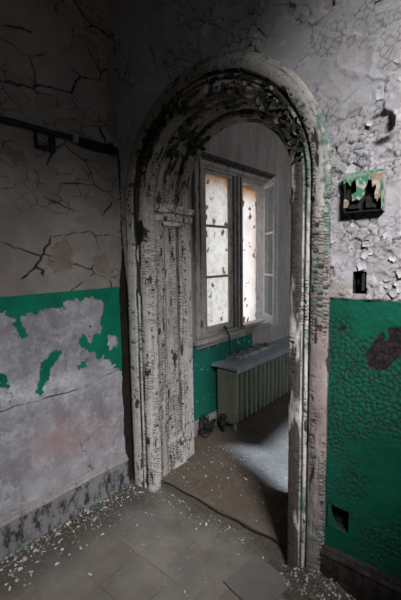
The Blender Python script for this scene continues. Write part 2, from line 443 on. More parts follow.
def left_wall():
    us = ax(.3, 1.485, .004, -2.6, 1.485); vs = ax(0, 3.05, .004, 0, CEIL)
    u, v = np.meshgrid(us, vs, indexing='ij')
    e = .05 * (fbm(u * 42, v * 42, 4, 3) - .5); e2 = .05 * (fbm(u * 42, v * 42, 4, 8) - .5)
    e = e + .02 * (fbm(u * 11, v * 11, 3, 33) - .5); e2 = e2 + .02 * (fbm(u * 11, v * 11, 3, 38) - .5)
    pu, pv = u + e, v + e2
    g = np.zeros(u.shape, bool)
    for P in (G_BAND, G_RIGHT, G_MID, G_SMALL, G_LEFT, G_SPECK): g |= inpoly(pu, pv, P)
    g &= ~inpoly(pu, pv, G_HOLE)
    g |= (u < .55) & (fbm(u * 5, v * 5, 4, 71) > .5) & (v > .8)
    ed = v + .004 * (fbm(u * 40, v * 3, 3, 90) - .5)
    up = sst(DADO - .002, DADO + .002, ed)
    g = g & (ed < DADO)
    hh, cr, gone, reg = upper_paint(u * .72, v, 11, .17, .06, .10 * sst(1.15, 1.45, u) * sst(1.9, 1.4, v) + .02 - .04 * sst(2.0, 2.4, v))
    patch = 1 - sst(.8, 1.05, np.hypot((pu - 1.06) / .085, (pv - 1.47) / .075) + 1.3 * (fbm(u * 22, v * 22, 4, 60) - .5))
    patch = np.maximum(patch, 1 - sst(.8, 1.05, np.hypot((pu - .85) / .055, (pv - 1.955) / .035) + 1.3 * (fbm(u * 22, v * 22, 4, 61) - .5)))
    patch = np.maximum(patch, 1 - sst(.8, 1.05, np.hypot((pu - 1.31) / .06, (pv - 1.43) / .06) + .7 * (fbm(u * 20, v * 20, 3, 62) - .5)))
    patch = np.maximum(patch, 1 - sst(.75, 1.05, np.hypot((pu - 1.455) / .05, (pv - 2.38) / .26) + .9 * (fbm(u * 14, v * 9, 4, 63) - .5)))
    tan = np.maximum(patch, gone * .55) * up
    # two long cracks that step across the lower plaster
    line = .742 + .03 * (fbm(u * 6, u * 0, 4, 120) - .5) * 2 + .02 * np.sin(u * 5)
    dl = np.abs(v - line)
    lowcr = (1 - sst(.0012, .004, dl)) * sst(.35, .55, fbm(u * 12, v * 2, 3, 122))
    le, lh, _, _ = voro(pu / .34, pv / .34, 222)
    lowcr = np.maximum(lowcr, (1 - sst(.001, .003, le * .34)) * sst(.57, .66, fbm(u * 6, v * 6, 3, 130)) * .7)
    low_h = .004 * (fbm(u * 5, v * 5, 5, 140) - .5) + .003 * sst(line - .004, line + .004, v) - .005 * lowcr
    gedge_e, gh, _, _ = voro(pu / .05, pv / .05, 260)
    low_h = low_h + g * .0022 - g * .002 * (1 - sst(.0005, .0015, gedge_e * .05))
    H = up * (hh + .006 - .008 * patch) + (1 - up) * low_h
    crack = up * cr * (1 - patch) + (1 - up) * lowcr * (1 - g)
    white = (1 - sst(0, .12, np.abs(v - (.80 - .05 * (u - .7))))) * sst(1.45, .9, u) * (1 - up) * 1.0
    white = np.maximum(white, .5 * (1 - up) * (1 - sst(.0, .03, np.abs(v - line))))
    white = np.maximum(white, (1 - sst(.02, .25, v)) * .5 * (1 - up))
    pink = np.exp(-(((u - 1.0) / .13) ** 2 + ((v - .47) / .11) ** 2)) + .6 * np.exp(-(((u - 1.25) / .1) ** 2 + ((v - .4) / .1) ** 2))
    fl = (fbm(u * 9, v * 9, 3, 150))
    cu = (u[:-1, :-1] + u[1:, 1:]) / 2; cv = (v[:-1, :-1] + v[1:, 1:]) / 2
    lim = 1.437 + .018 * (fbm(cv * 14, cv * 0, 4, 160) - .5) + .03 * sst(1.3, 1.5, cv) + .03 * sst(2.0, 2.3, cv)
    F = grid_faces(len(us), len(vs), ~(cu > lim))
    V = np.stack([XL + H * np.where(u < .3, .3, 1), u, v], -1).reshape(-1, 3)
    at = dict(up=up, crack=crack, green=g.astype(float), tan=tan, white=white, pink=pink * .8, dark=np.zeros(u.shape))
    o = link('wall_left', np_mesh('wall_left', V, F, at), M['wall_left'])
    tag(o, 'cracked lilac grey plaster wall with torn strips of green paint', kind='structure')
left_wall()

D_BIG = [(-0.357, 1.176), (-0.385, 1.154), (-0.406, 1.113), (-0.423, 1.073), (-0.415, 1.029), (-0.38, 1.01), (-0.346, 1.029), (-0.315, 1.077), (-0.284, 1.1), (-0.244, 1.124), (-0.22, 1.16), (-0.257, 1.193), (-0.307, 1.189), (-0.335, 1.186)]
D_G = [(-0.364, 1.18), (-0.349, 1.18), (-0.350, 1.133), (-0.363, 1.129)]
D_SM = [(-0.538, 1.155), (-0.504, 1.179), (-0.506, 1.158), (-0.531, 1.145)]
SLOT = (-.478, -.432, 1.306, 1.39)
OUTL = (-.553, -.470, .305, .400)
RH = .590             # radius of the rough opening

def front_wall():
    us = ax(-1.87, -.1, .005, XL, .82); vs = ax(0, 3.05, .005, 0, CEIL)
    u, v = np.meshgrid(us, vs, indexing='ij')
    pu = u + .014 * (fbm(u * 40, v * 40, 4, 203) - .5) + .012 * (fbm(u * 14, v * 14, 3, 233) - .5)
    pv = v + .014 * (fbm(u * 40, v * 40, 4, 208) - .5) + .012 * (fbm(u * 14, v * 14, 3, 238) - .5)
    up = sst(DADO - .003, DADO + .003, v)
    right = sst(-.75, -.62, u)
    hh, cr, gone, reg = upper_paint(u, v, 311, .19, .040, .12 * right - .04 * (1 - right), .0027, .0055, 1 - .8 * right)
    fe, fh, fdx, fdy = voro((u + .012 * (fbm(u * 40, v * 40, 3, 5) - .5)) / .024, (v + .012 * (fbm(u * 40, v * 40, 3, 6) - .5)) / .024, 401)
    fine = (1 - sst(.0006, .0030, fe * .024))
    cr = np.maximum(cr, fine * right * .6 * (fh > .3) * sst(.4, .6, fbm(u * 8, v * 8, 3, 407)))
    # green : alligatored
    ge, gh, gdx, gdy = voro(pu / .022, pv / .020, 431)
    gc = (1 - sst(.0004, .0030, ge * .022)) * sst(.34, .56, fbm(u * 6, v * 6, 3, 440))
    gm = np.clip(1 - (gdx ** 2 + gdy ** 2) * 1.6, 0, 1) * .0010 * (.2 + gh) + .003 * (fbm(u * 16, v * 16, 4, 445) - .5)
    dark = inpoly(pu, pv, D_BIG) & ~inpoly(pu, pv, D_G)
    dark |= inpoly(pu, pv, D_SM)
    dark = dark.astype(float) * (1 - up)
    low_h = gm - .004 * gc
    low_h = np.where(dark > .5, -.004 + .004 * fbm(u * 50, v * 50, 3, 470), low_h)
    # one big blister with a curled lip
    bx, bz = (u + .395) / .05, (v - 1.905) / .045
    rr = np.hypot(bx, bz)
    hole = (rr < 1 + .3 * (fbm(u * 25, v * 25, 3, 480) - .5))
    lip = np.exp(-((rr - 1.0) / .25) ** 2) * sst(-.2, .8, bx - bz * .6)
    H = up * (hh + .005 + .0015 * right * fh * (1 - fine)) + (1 - up) * low_h
    H = np.where(hole & (up > .5), -.006, H) + lip * up * .026
    tan = np.maximum(gone * .5, hole * .45) * up
    tan = np.maximum(tan, .75 * up * (1 - sst(.03, .09, v - DADO)) * sst(.45, .55, fbm(u * 12, v * 12, 4, 490)))
    white = np.zeros(u.shape)
    def cen(a): return (a[:-1, :-1] + a[1:, 1:]) / 2
    cu, cv = cen(u), cen(v)
    inside = ((np.abs(cu - XC) < RH) & (cv < ZS)) | (np.hypot(cu - XC, cv - ZS) < RH)
    inside |= cu < -1.846 + .02 * (fbm(cv * 14, cv * 0, 4, 161) - .5) - .02 * sst(1.3, 1.6, cv) - .03 * sst(2.0, 2.3, cv)
    for (a, b, c, d) in (SLOT, OUTL): inside |= (cu > a) & (cu < b) & (cv > c) & (cv < d)
    F = grid_faces(len(us), len(vs), ~inside, flip=False)
    V = np.stack([u, YF - H, v], -1).reshape(-1, 3)
    at = dict(up=up, crack=np.maximum(up * cr, (1 - up) * gc * (dark < .5)), green=(1 - up), tan=tan, white=white, pink=np.zeros(u.shape), dark=dark)
    # back face of the wall, in the next room
    us2 = np.arange(XW, .7 + .01, .02); vs2 = np.arange(0, 3.45, .02)
    a, b = np.meshgrid(us2, vs2, indexing='ij'); ca, cb = cen(a), cen(b)
    xb, zb, rb = XC - .172, ZS + .112, .43
    ins = ((np.abs(ca - xb) < rb) & (cb < zb)) | (np.hypot(ca - xb, cb - zb) < rb)
    F2 = grid_faces(len(us2), len(vs2), ~ins, flip=True) + len(V)
    V2 = np.stack([a, np.full(a.shape, YB), b], -1).reshape(-1, 3)
    at2 = {k: np.concatenate([x.ravel(), np.full(a.size, 1.0 if k == 'up' else 0.0)]) for k, x in at.items()}
    o = link('wall_front', np_mesh('wall_front', np.concatenate([V, V2]), np.concatenate([F, F2]), at2), M['wall_front'])
    tag(o, 'wall around the arch, flaking white above dark green', kind='structure')
    return o
wall_front = front_wall()

# ---- floors
def floors():
    us = ax(XL, .2, .02, XL, .82); vs = ax(0, 1.62, .02, -2.6, 1.62)
    u, v = np.meshgrid(us, vs, indexing='ij')
    floor_dirt_and_grooves = np.maximum(1 - sst(.02, .38, (u - XL) + .35 * (fbm(u * 8, v * 8, 4, 500) - .5)), 1 - sst(.0, .20, (1.60 - v) + .3 * (fbm(u * 8, v * 8, 4, 510) - .5)))
    floor_dirt_and_grooves = np.maximum(floor_dirt_and_grooves, sst(-.62, -.5, u) * .9)
    z = .004 * (fbm(u * 6, v * 6, 3, 520) - .5)
    V = np.stack([u, v, z - .002], -1).reshape(-1, 3)
    o = link('floor', np_mesh('floor', V, grid_faces(len(us), len(vs)), dict(floor_dirt_and_grooves=floor_dirt_and_grooves)), M['floor'])
    tag(o, 'dusty grey tiled floor', kind='structure')
    us = np.arange(XW, .71, .02); vs = np.arange(1.60, 5.7, .02)
    u, v = np.meshgrid(us, vs, indexing='ij')
    edge = np.abs(v - 1.60) < .005
    z = .006 + .008 * (fbm(u * 5, v * 5, 4, 530) - .5)
    z = np.where(edge, -.01, z)
    vv = v + np.where(v < 1.65, 0.010 * (fbm(u * 9, u * 0, 3, 541) - .5) - .02 * sst(-1.1, -.8, u), 0)
    V = np.stack([u, vv, z], -1).reshape(-1, 3)
    o = link('floor_2', np_mesh('floor_2', V, grid_faces(len(us), len(vs))), M['floor2'])
    tag(o, 'dirty brown floor of the room beyond the arch', kind='structure')
floors()

# ---- plain shell out of frame
def quad_wall(name, mb, label, m='wall_plain'):
    o = mb.build(name, M[m]); tag(o, label, kind='structure'); return o
def slab_with_hole(mb, axis, p0, p1, a0, a1, z0, z1, holes):
    """wall slab from p0 to p1 across axis, with rectangular holes (a, b, zc, zd)"""
    def B(a, b, c, d):
        if b - a < 1e-6 or d - c < 1e-6: return
        if axis == 0: mb.box((p0, a, c), (p1, b, d))
        else: mb.box((a, p0, c), (b, p1, d))
    hs = sorted(holes); cur = a0
    for (a, b, c, d) in hs:
        B(cur, a, z0, z1); B(a, b, z0, c); B(a, b, d, z1); cur = b
    B(cur, a1, z0, z1)
mb = MB(); slab_with_hole(mb, 0, .8, 1.05, -2.6, 1.985, 0, CEIL, [(-.75, .55, 2.42, 3.48)]); quad_wall('wall_right', mb, 'plain wall with a tall window, behind the viewer')
mb = MB(); mb.box((XL - .2, -2.8, 0), (1.05, -2.6, CEIL)); quad_wall('wall_back', mb, 'plain wall behind the viewer')
mb = MB(); mb.box((XL - .2, -2.8, CEIL), (1.05, 1.6, CEIL + .1)); quad_wall('ceiling', mb, 'high plaster ceiling of the near room')
mb = MB(); mb.box((XL - .3, -2.8, -.3), (XL - .03, 1.985, CEIL)); quad_wall('wall_left_core', mb, 'masonry behind the left plaster', 'brick')
bpy.data.objects['wall_left_core'].parent = bpy.data.objects['wall_left']; del bpy.data.objects['wall_left_core']['label']; bpy.data.objects['wall_left_core'].name = 'masonry'
# next room
WIN = (2.355, 3.362, .785, 2.185)
def inner_wall():
    us = np.unique(np.round(np.concatenate([np.arange(YB - .01, 4.3, .02), np.arange(4.3, 5.75, .2), [WIN[0], WIN[1]]]), 4))
    vs = np.unique(np.round(np.concatenate([np.arange(0, 3.4, .02), [3.4, WIN[2], WIN[3]]]), 4))
    u, v = np.meshgrid(us, vs, indexing='ij')
    H = .012 * (fbm(u * 8, v * 5, 5, 600) - .5)
    cu, cv = (u[:-1, :-1] + u[1:, 1:]) / 2, (v[:-1, :-1] + v[1:, 1:]) / 2
    ins = (cu > WIN[0]) & (cu < WIN[1]) & (cv > WIN[2]) & (cv < WIN[3])
    V = np.stack([XW + H, u, v], -1).reshape(-1, 3)
    o = link('wall_window', np_mesh('wall_window', V, grid_faces(len(us), len(vs), ~ins)), M['inner'])
    tag(o, 'grey streaked wall holding the window beyond the arch', kind='structure')
    mb = MB(); slab_with_hole(mb, 0, XW - .3, XW - .012, 1.985, 5.75, 0, 3.5, [WIN]); mb.build('masonry', M['sillpaint'], o)
inner_wall()
mb = MB(); hol = []
for k in range(40):                                     # unseen window hole, ragged head shaped to draw the floor's pool of light
    y = 2.42 + .02 * k; yc = y + .01
    hd = np.interp(yc, [2.42, 2.66, 2.70, 2.73, 3.2], [1.12, 1.365, 1.345, 1.285, 1.31]); hol.append((y, y + .02, .45, float(hd)))
hol.append((3.7, 4.9, .9, 2.6))  # added unseen opening that lets the fill lamp into the next room
slab_with_hole(mb, 0, .7, .72, YB, 5.7, 0, 3.5, hol)
quad_wall('wall_far_right', mb, 'wall of the next room hidden behind the arch')
mb = MB(); mb.box((XW, 5.7, 0), (.85, 5.9, 3.5)); quad_wall('wall_far_back', mb, 'end wall of the next room')
mb = MB(); mb.box((XW - .3, YB - .02, 3.4), (.85, 5.9, 3.5)); quad_wall('ceiling_2', mb, 'ceiling of the next room')

# ---- baseboards
def mould(name, prof, p0, p1, out, m):
    """profile (out, z) swept straight from p0 to p1"""
    mb = MB(); d = Vector(p1) - Vector(p0); o = Vector(out)
    n = 60; rings = []
    for k in range(n + 1):
        q = Vector(p0) + d * k / n
        rings.append([q + o * (a + .0025 * (random.random() - .5) * (a > 0)) + Vector((0, 0, z)) for a, z in prof])
    mb.loft(rings, smooth=False); return mb
PB = [(0, 0), (.028, 0), (.028, .085), (.026, .150), (.022, .158), (0, .158)]
PT = [(0, .158), (.024, .158), (.030, .163), (.031, .170), (.026, .177), (.020, .181), (.019, .188), (.013, .197), (0, .199)]
bl = empty('baseboard_left', (XL, 0, 0), 'flaking grey baseboard along the left wall', kind='structure')
def moved(mb, name, m, par):
    for v in mb.bm.verts: v.co -= par.location
    return mb.build(name, m, par)
moved(mould('b', PB, (XL, -2.6, 0), (XL, 1.44, 0), (1, 0, 0), None), 'board', M['base_paint'], bl)
moved(mould('b', PT, (XL, -2.6, 0), (XL, 1.44, 0), (1, 0, 0), None), 'top_moulding', M['base_top'], bl)
bf = empty('baseboard_front', (-.55, YF, 0), 'dark baseboard below the green wall right of the arch', kind='structure')
PBf = [(a, z * 1.06) for a, z in PB]; PTf = [(a, z * 1.06) for a, z in PT]
moved(mould('b', PBf, (-.575, YF + .004, 0), (.8, YF + .004, 0), (0, -1, 0), None), 'board', M['base_dark'], bf)
moved(mould('b', PTf, (-.575, YF + .004, 0), (.8, YF + .004, 0), (0, -1, 0), None), 'top_moulding', M['base_dark'], bf)
bi = empty('baseboard_window', (XW, 2, 0), 'pale baseboard under the window beyond the arch', kind='structure')
moved(mould('b', [(a, z * .75) for a, z in PB], (XW, YB, 0), (XW, 5.7, 0), (1, 0, 0), None), 'board', M['base_top'], bi)

# ================================================================== ARCHED DOORWAY
door = empty('door_1', (XC, YF, 0), 'round arched wooden doorway with peeling cream paint and panelled reveal', 'doorway', kind='structure')

CAS = [(.640, 1.500), (.640, 1.462), (.638, 1.448), (.630, 1.436), (.616, 1.429), (.598, 1.426), (.580, 1.428), (.566, 1.434), (.559, 1.444), (.557, 1.456),
       (.551, 1.459), (.549, 1.449), (.544, 1.443), (.538, 1.443), (.533, 1.449), (.531, 1.458), (.524, 1.459), (.521, 1.449), (.514, 1.442), (.502, 1.439), (.489, 1.440), (.474, 1.444), (.463, 1.452), (.460, 1.537)]
REV = [(.460, 1.537), (.500, 1.537), (.512, 1.545), (.512, 1.590), (.502, 1.594), (.500, 1.602), (.504, 1.610), (.506, 1.612), (.512, 1.680), (.509, 1.684), (.511, 1.690), (.520, 1.694), (.527, 1.700), (.529, 1.716),
       (.522, 1.720), (.518, 1.728), (.520, 1.760), (.523, 1.815), (.527, 1.823), (.535, 1.828), (.537, 1.845), (.531, 1.851), (.526, 1.856), (.527, 1.862), (.533, 1.866), (.546, 1.955), (.545, 1.965), (.548, 1.978), (.556, 1.990), (.600, 1.990)]

CAS = [(a - .008, 1.537 - (1.537 - y) * .66) for a, y in CAS]
REV = [(REV[0][0] - .008, REV[0][1])] + [(a + .014, y) for a, y in REV[1:]]
def skew(y):
    """the passage narrows to the right and its arch drops towards the next room"""
    q = np.clip((np.asarray(y, float) - 1.60) / .385, 0, 1.05); return -.172 * q, .112 * q, -.18 * q
REV = [(a + (.010 if 1.695 < y < 1.86 else 0), y) for a, y in REV]

def resample(poly, step):
    P = [np.array(poly[0])]
    for a, b in zip(poly, poly[1:]):
        a, b = np.array(a), np.array(b); n = max(1, int(np.ceil(np.linalg.norm(b - a) / step)))
        for k in range(1, n + 1): P.append(a + (b - a) * k / n)
    return np.array(P)

def sweep(name, prof, seed, parent, peelbias, zoff=0.0, pstep=.0045, sstep=.005):
    P = resample(prof, pstep); n = len(P)
    T = np.gradient(P, axis=0); T /= np.linalg.norm(T, axis=1)[:, None] + 1e-9
    N2 = np.stack([T[:, 1], -T[:, 0]], 1)             # candidates; make it face the opening / the viewer
    flip = np.sign((N2 * np.array([-.6, -.8])).sum(1)); N2 = N2 * np.where(np.abs(flip) < .5, 1, flip)[:, None]
    N2 = np.array([N2[max(0, i - 1):i + 2].mean(0) for i in range(n)])
    t = np.concatenate([[0], np.cumsum(np.linalg.norm(np.diff(P, axis=0), axis=1))])
    zz = np.arange(0, ZS, sstep); m = int(PI * .55 / sstep); th = np.linspace(PI, 0, m)
    path = [(-1, 0, z) for z in zz] + [(math.cos(a), math.sin(a), ZS) for a in th] + [(1, 0, z) for z in zz[::-1]]
    path = np.array(path)                             # direction of 'a' (x, z) and the base height
    s = np.concatenate([zz, ZS + (PI - th) * .55, ZS + PI * .55 + (ZS - zz[::-1])])
    S, TT = np.meshgrid(s, t, indexing='ij')
    arcf = sst(ZS - .35, ZS + .25, S) * (1 - sst(ZS + PI * .55 - .2, ZS + PI * .55 + .3, S))
    side = S > ZS + PI * .275
    panel = (sst(.30, .32, TT) * (1 - sst(.50, .52, TT)) if name != 'casing' else 0 * TT) * sst(.3, .5, fbm(S * 7, TT * 9, 3, seed + 97))
    Sw = S + .006 * (fbm(S * 40, TT * 60, 3, seed) - .5) + .02 * (fbm(S * 9, TT * 14, 3, seed + 2) - .5)
    Tw = TT + .012 * (fbm(S * 30, TT * 30, 3, seed + 4) - .5)
    cw = .021; colf = Tw / cw + .0; ci = np.floor(colf); cf = colf - ci
    sp = .010 + .011 * _h(ci, ci * 0 + 1, seed + 6); scc = Sw / sp + _h(ci, ci * 0 + 2, seed + 6) * 10; kk = np.floor(scc)
    dl = np.abs(scc - kk - (.3 + .4 * _h(kk, ci, seed + 7))) * sp
    h = _h(kk, ci, seed + 8); tick = (1 - sst(.0010, .0036, dl)) * (h > .25)
    vline = (1 - sst(.0005, .0024, np.minimum(cf, 1 - cf) * cw)) * sst(.50, .60, fbm(S * 5, TT * 20, 3, seed + 9)) * .75
    dx = np.clip((scc - kk - .5), -.5, .5)
    strong = sst(.40, .56, fbm(S * 4, TT * 26, 4, seed + 20))
    crack = np.maximum(tick * np.maximum(strong * np.where((P[:, 0][None, :] > .552) & ~side, .3, 1), panel * .85), vline * .8)
    e3, h3, _, _ = voro(Sw / .06, Tw / .05, seed + 30)
    crack = np.maximum(crack, (1 - sst(.004, .025, e3)) * .8 * (h3 > .55))
    pf = fbm(S * 9, TT * 34, 5, seed + 40)
    peel = sst(-.015, .015, peelbias + .16 * arcf - .5 + pf - .5 * 0 - (.62 - .0)) if False else sst(.0, .03, pf - (.755 - peelbias - .13 * arcf * sst(.05, .13, TT if name == 'casing' else TT + .2)))
    peel = np.maximum(peel, ((h > .95) & (strong > .5)).astype(float) * .9)
    green = np.zeros_like(S); brown = np.zeros_like(S)
    gn = .6 * fbm(S * 7, TT * 22, 4, seed + 60) + .4 * fbm(S * 45, TT * 60, 3, seed + 62)
    zr = ZS + PI * .55 + ZS - S                       # height on the right leg
    green = np.where(side, sst(.57, .66, gn + .10 * sst(1.2, 1.6, zr) * (1 - sst(1.95, 2.3, zr))) , sst(.74, .80, gn))
    AA = np.broadcast_to(P[:, 0][None, :], S.shape); cas = name == 'casing'
    nb = fbm(S * 3, TT * 9, 3, seed + 70); nb2 = fbm(S * 6, TT * 25, 4, seed + 72)
    if cas:
        brown = np.where(side & (AA > .545), sst(1.75, 1.25, zr + .9 * (nb - .5)) * .85, 0.0)
        green = np.where(side & (AA > .508) & (AA < .548), np.maximum(green, sst(.44, .56, nb2) * .8), green * np.where(side & (AA < .49), .3, 1))
        dk = np.where(side & (AA < .513), sst(.30, .46, nb2) * .95, 0.0)
        gap = (~side) & (AA < .552) & (AA > .497)
        dk = np.maximum(dk, np.where(gap, sst(.48, .56, nb2 + .16 * sst(1.05, 1.35, S) * sst(2.3, 1.9, S) - .05), 0.0))
        peel = np.maximum(peel, dk)
    else:
        rec = sst(.16, .165, TT) * (1 - sst(.375, .38, TT))
        brown = np.where(~side, rec * .45 * sst(.3, .55, nb2), 0.0)
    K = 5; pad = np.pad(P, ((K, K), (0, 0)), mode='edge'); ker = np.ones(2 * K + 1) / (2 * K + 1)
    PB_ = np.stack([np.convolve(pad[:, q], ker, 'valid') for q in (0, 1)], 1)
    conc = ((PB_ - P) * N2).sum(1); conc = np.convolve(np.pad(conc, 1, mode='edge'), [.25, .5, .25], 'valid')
    floor_dirt_and_grooves = sst(.0003, .0013, conc)[None, :] * (.55 + .45 * sst(.35, .6, fbm(S * 6, TT * 30, 3, seed + 95)))  # darkens the concave lines of the moulding profile, broken up by noise
    curl = np.where(h > .6, np.clip(np.abs(dx) * 2 - .3, 0, 1), 0) * strong * .0026
    D = (1 - peel) * (.0016 + curl) - .0022 * crack - .0008 * peel + .0016 * (fbm(S * 40, TT * 20, 3, seed + 90) - .5)
    A = P[:, 0][None, :] + N2[:, 0][None, :] * D; Y = P[:, 1][None, :] + N2[:, 1][None, :] * D
    kx, kz, ka = skew(P[:, 1]); A = A + ka[None, :]
    X = path[:, 0][:, None] * A + kx[None, :]; Z = path[:, 2][:, None] * (1 + kz[None, :] / ZS) + path[:, 1][:, None] * A
    V = np.stack([X, Y - YF, Z], -1).reshape(-1, 3)
    me = np_mesh(name, V, grid_faces(len(s), n, flip=True), dict(crack=crack, peel=peel, green=green * (1 - peel), brown=brown, floor_dirt_and_grooves=floor_dirt_and_grooves, warm=arcf * np.where(side, .35, .8) * (1 - brown)))
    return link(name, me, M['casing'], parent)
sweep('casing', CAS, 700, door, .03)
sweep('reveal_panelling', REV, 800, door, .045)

def casing_piece(name, lo, hi, seed, parent, M4=None, bev=.004, res=.006):
    """a block of the joinery with the same cracked paint (box, subdivided, roughened)"""
    bm = bmesh.new(); bmesh.ops.create_cube(bm, size=1)
    lo, hi = Vector(lo), Vector(hi); d = hi - lo; c = (lo + hi) / 2
    for v in bm.verts: v.co = Vector((v.co.x * d.x, v.co.y * d.y, v.co.z * d.z)) + c
    bmesh.ops.bevel(bm, geom=bm.edges[:], offset=bev, segments=2, affect='EDGES', profile=.5)
    for it in range(7):
        es = [e for e in bm.edges if e.calc_length() > res * 2]
        if not es: break
        bmesh.ops.subdivide_edges(bm, edges=es, cuts=1, use_grid_fill=True)
    me = bpy.data.meshes.new(name); bm.to_mesh(me); bm.free()
    co = np.zeros(len(me.vertices) * 3, np.float32); me.vertices.foreach_get('co', co); co = co.reshape(-1, 3).astype(float)
    no = np.zeros(len(me.vertices) * 3, np.float32); me.vertices.foreach_get('normal', no); no = no.reshape(-1, 3)
    s, t = co[:, 2], co[:, 1] + co[:, 0]
    e, h, dx, dy = voro((s + .01 * (fbm(s * 30, t * 30, 3, seed) - .5)) / .013, t / .04, seed + 1)
    st = sst(.36, .52, fbm(s * 9, t * 20, 3, seed + 3))
    crack = (1 - sst(.05, .2, e)) * st; peel = sst(0, .03, fbm(s * 12, t * 30, 4, seed + 5) - .70)
    co += no * ((1 - peel) * .0012 - crack * .002)[:, None]
    me.vertices.foreach_set('co', co.astype(np.float32).ravel())
    for n_, a in dict(crack=crack, peel=peel, green=peel * 0, brown=peel * 0).items():
        at = me.attributes.new(n_, 'FLOAT', 'POINT'); at.data.foreach_set('value', a.astype(np.float32))
    if M4 is not None: me.transform(M4)
    return link(name, me, M['casing'], parent)
for sgn in (-1, 1):
    # bottom rail and impost block close the panel off (they sit in its recess)
    def rail(name, z0, z1, a0, a1, y0, y1, seed, pr):
        x0, x1 = sorted((sgn * (a0 + .014), sgn * (a1 + .014))); o = casing_piece(name, (x0, y0 - YF, z0), (x1, y1 - YF, z1), seed, door)
        if sgn > 0:
            for v in o.data.vertices: v.co.x += float(2 * skew(v.co.y + YF)[0]) - .008 * float(np.clip((v.co.y + YF - 1.6) / .385, 0, 1))
    rail('bottom_rail', .0, .215, .511, .56, 1.686, 1.865, 900, 0)
    rail('rail_bead', .205, .228, .506, .56, 1.680, 1.870, 905, 0)
    rail('impost_moulding', 1.738, 1.775, .495 if sgn < 0 else .53, .57, 1.603, 1.975, 910, 0)
    rail('impost_moulding', 1.686, 1.718, .499 if sgn < 0 else .53, .57, 1.610, 1.960, 915, 0)
    rail('panel_rail', 1.660, 1.790, .510, .57, 1.665, 1.900, 918, 0)
# rust eaten hinge leaves in the rebate of the left jamb, and the torn hole higher up
for z0, z1 in ((.985, 1.075), (.295, .395)):
    mb = MB(); mb.box((-.4705, 1.486 - YF, z0), (-.4635, 1.524 - YF, z1), bev=.002)
    for k in range(3): mb.tube([(-.467, 1.484 - YF, z0 + (z1 - z0) * (k + .08) / 3), (-.467, 1.484 - YF, z0 + (z1 - z0) * (k + .92) / 3)], .0065, 10)
    h_ = mb.build('hinge_leaf', M['rust'], door)
    mb = MB()
    for k in range(3):
        zc = z0 + (z1 - z0) * (k + .5) / 3; mb.tube([(-.466, 1.508 - YF, zc), (-.461, 1.508 - YF, zc)], .006, 10)
    mb.build('screw', M['black'], h_)
mb = MB(); poly = [(-.522, 1.66), (-.477, 1.675), (-.466, 1.64), (-.468, 1.56), (-.492, 1.53), (-.520, 1.57)]
mb.prism([(x, 1.470 - YF, z) for x, z in poly], (0, 0, 0), (0, .03, 0)); mb.build('rotted_gap', M['black'], door)

# curled, hanging paint on the arch (nobody could count it)
def curl_geo(V, F, A, c, size, R, tint, ncol=4, bend=1.2):
    """one curled shard with thickness, centred on c, R a 3x3 with columns (along, across, out)"""
    base = len(V); k = 5; w = size * random.uniform(.5, 1); pts = []
    for i in range(k):
        f = i / (k - 1) - .5
        for j, g in enumerate((-.5, 0, .5)):
            r = 1 - .45 * abs(f) * 2 * random.uniform(.3, 1.2)
            ang = f * bend
            pts.append(Vector((math.sin(ang) / max(bend, .2) * size, g * w * r, (1 - math.cos(ang)) * size * .9 + .15 * g * g * size)))
    for p in pts: V.append(c + R @ p)
    for p in pts: V.append(c + R @ (p + Vector((0, 0, .0012))))
    n = k * 3
    for i in range(k - 1):
        for j in range(2):
            a = base + i * 3 + j; F.append((a, a + 1, a + 4, a + 3)); b = a + n; F.append((b, b + 3, b + 4, b + 1))
    rim = [i * 3 for i in range(k)] + [(k - 1) * 3 + 1] + [i * 3 + 2 for i in range(k - 1, -1, -1)] + [1]
    for q, a in enumerate(rim):
        b = rim[(q + 1) % len(rim)]; F.append((base + a, base + b, base + b + n, base + a + n))
    A.extend([tint] * (2 * n))
V, F, A = [], [], []
for k in range(380):
    th = random.choice([random.gauss(2.30, .22), random.gauss(2.30, .22), random.gauss(.75, .30), random.gauss(.75, .30), random.uniform(.2, 2.95)]); th = min(max(th, .05), 3.1)
    if random.random() < .55: a, y, outn = random.uniform(.475, .55), 1.472, (0, 1)
    else:
        y = random.uniform(1.46, 1.95); a = .475 if y < 1.54 else np.interp(y, [1.6, 1.69, 1.7, 1.85, 1.98], [.5, .512, .524, .53, .55]); outn = (1, 0)
    kx, kz, ka = (float(x) for x in skew(y)); a += ka + (.012 if outn[0] and y > 1.6 else -.01)
    c = Vector((math.cos(th) * a + kx, y - YF, ZS + kz + math.sin(th) * a))
    rad = Vector((-math.cos(th), 0, -math.sin(th))); out = rad if outn[0] else Vector((0, -1, 0))
    al = Vector((random.gauss(0, 1), random.gauss(0, 1), random.gauss(0, 1))); al = (al - out * al.dot(out)).normalized(); ac = out.cross(al)
    out2 = (out + .5 * al * random.uniform(-1, 1)).normalized()
    R = Matrix((al, ac, out2)).transposed()
    curl_geo(V, F, A, c + out * .002, random.uniform(.010, .034) * (1.45 if 2.0 < th < 2.65 else 1), R, random.random() * (.6 if 2.0 < th < 2.6 else 1), bend=random.uniform(.6, 2.2))
o = link('peeling_paint', np_mesh('peeling_paint', [tuple(v) for v in V], F, dict(tint=np.array(A)), smooth=False), M['curl'], door); o['kind'] = 'stuff'; o['label'] = 'dark green and cream paint curling off the arch'

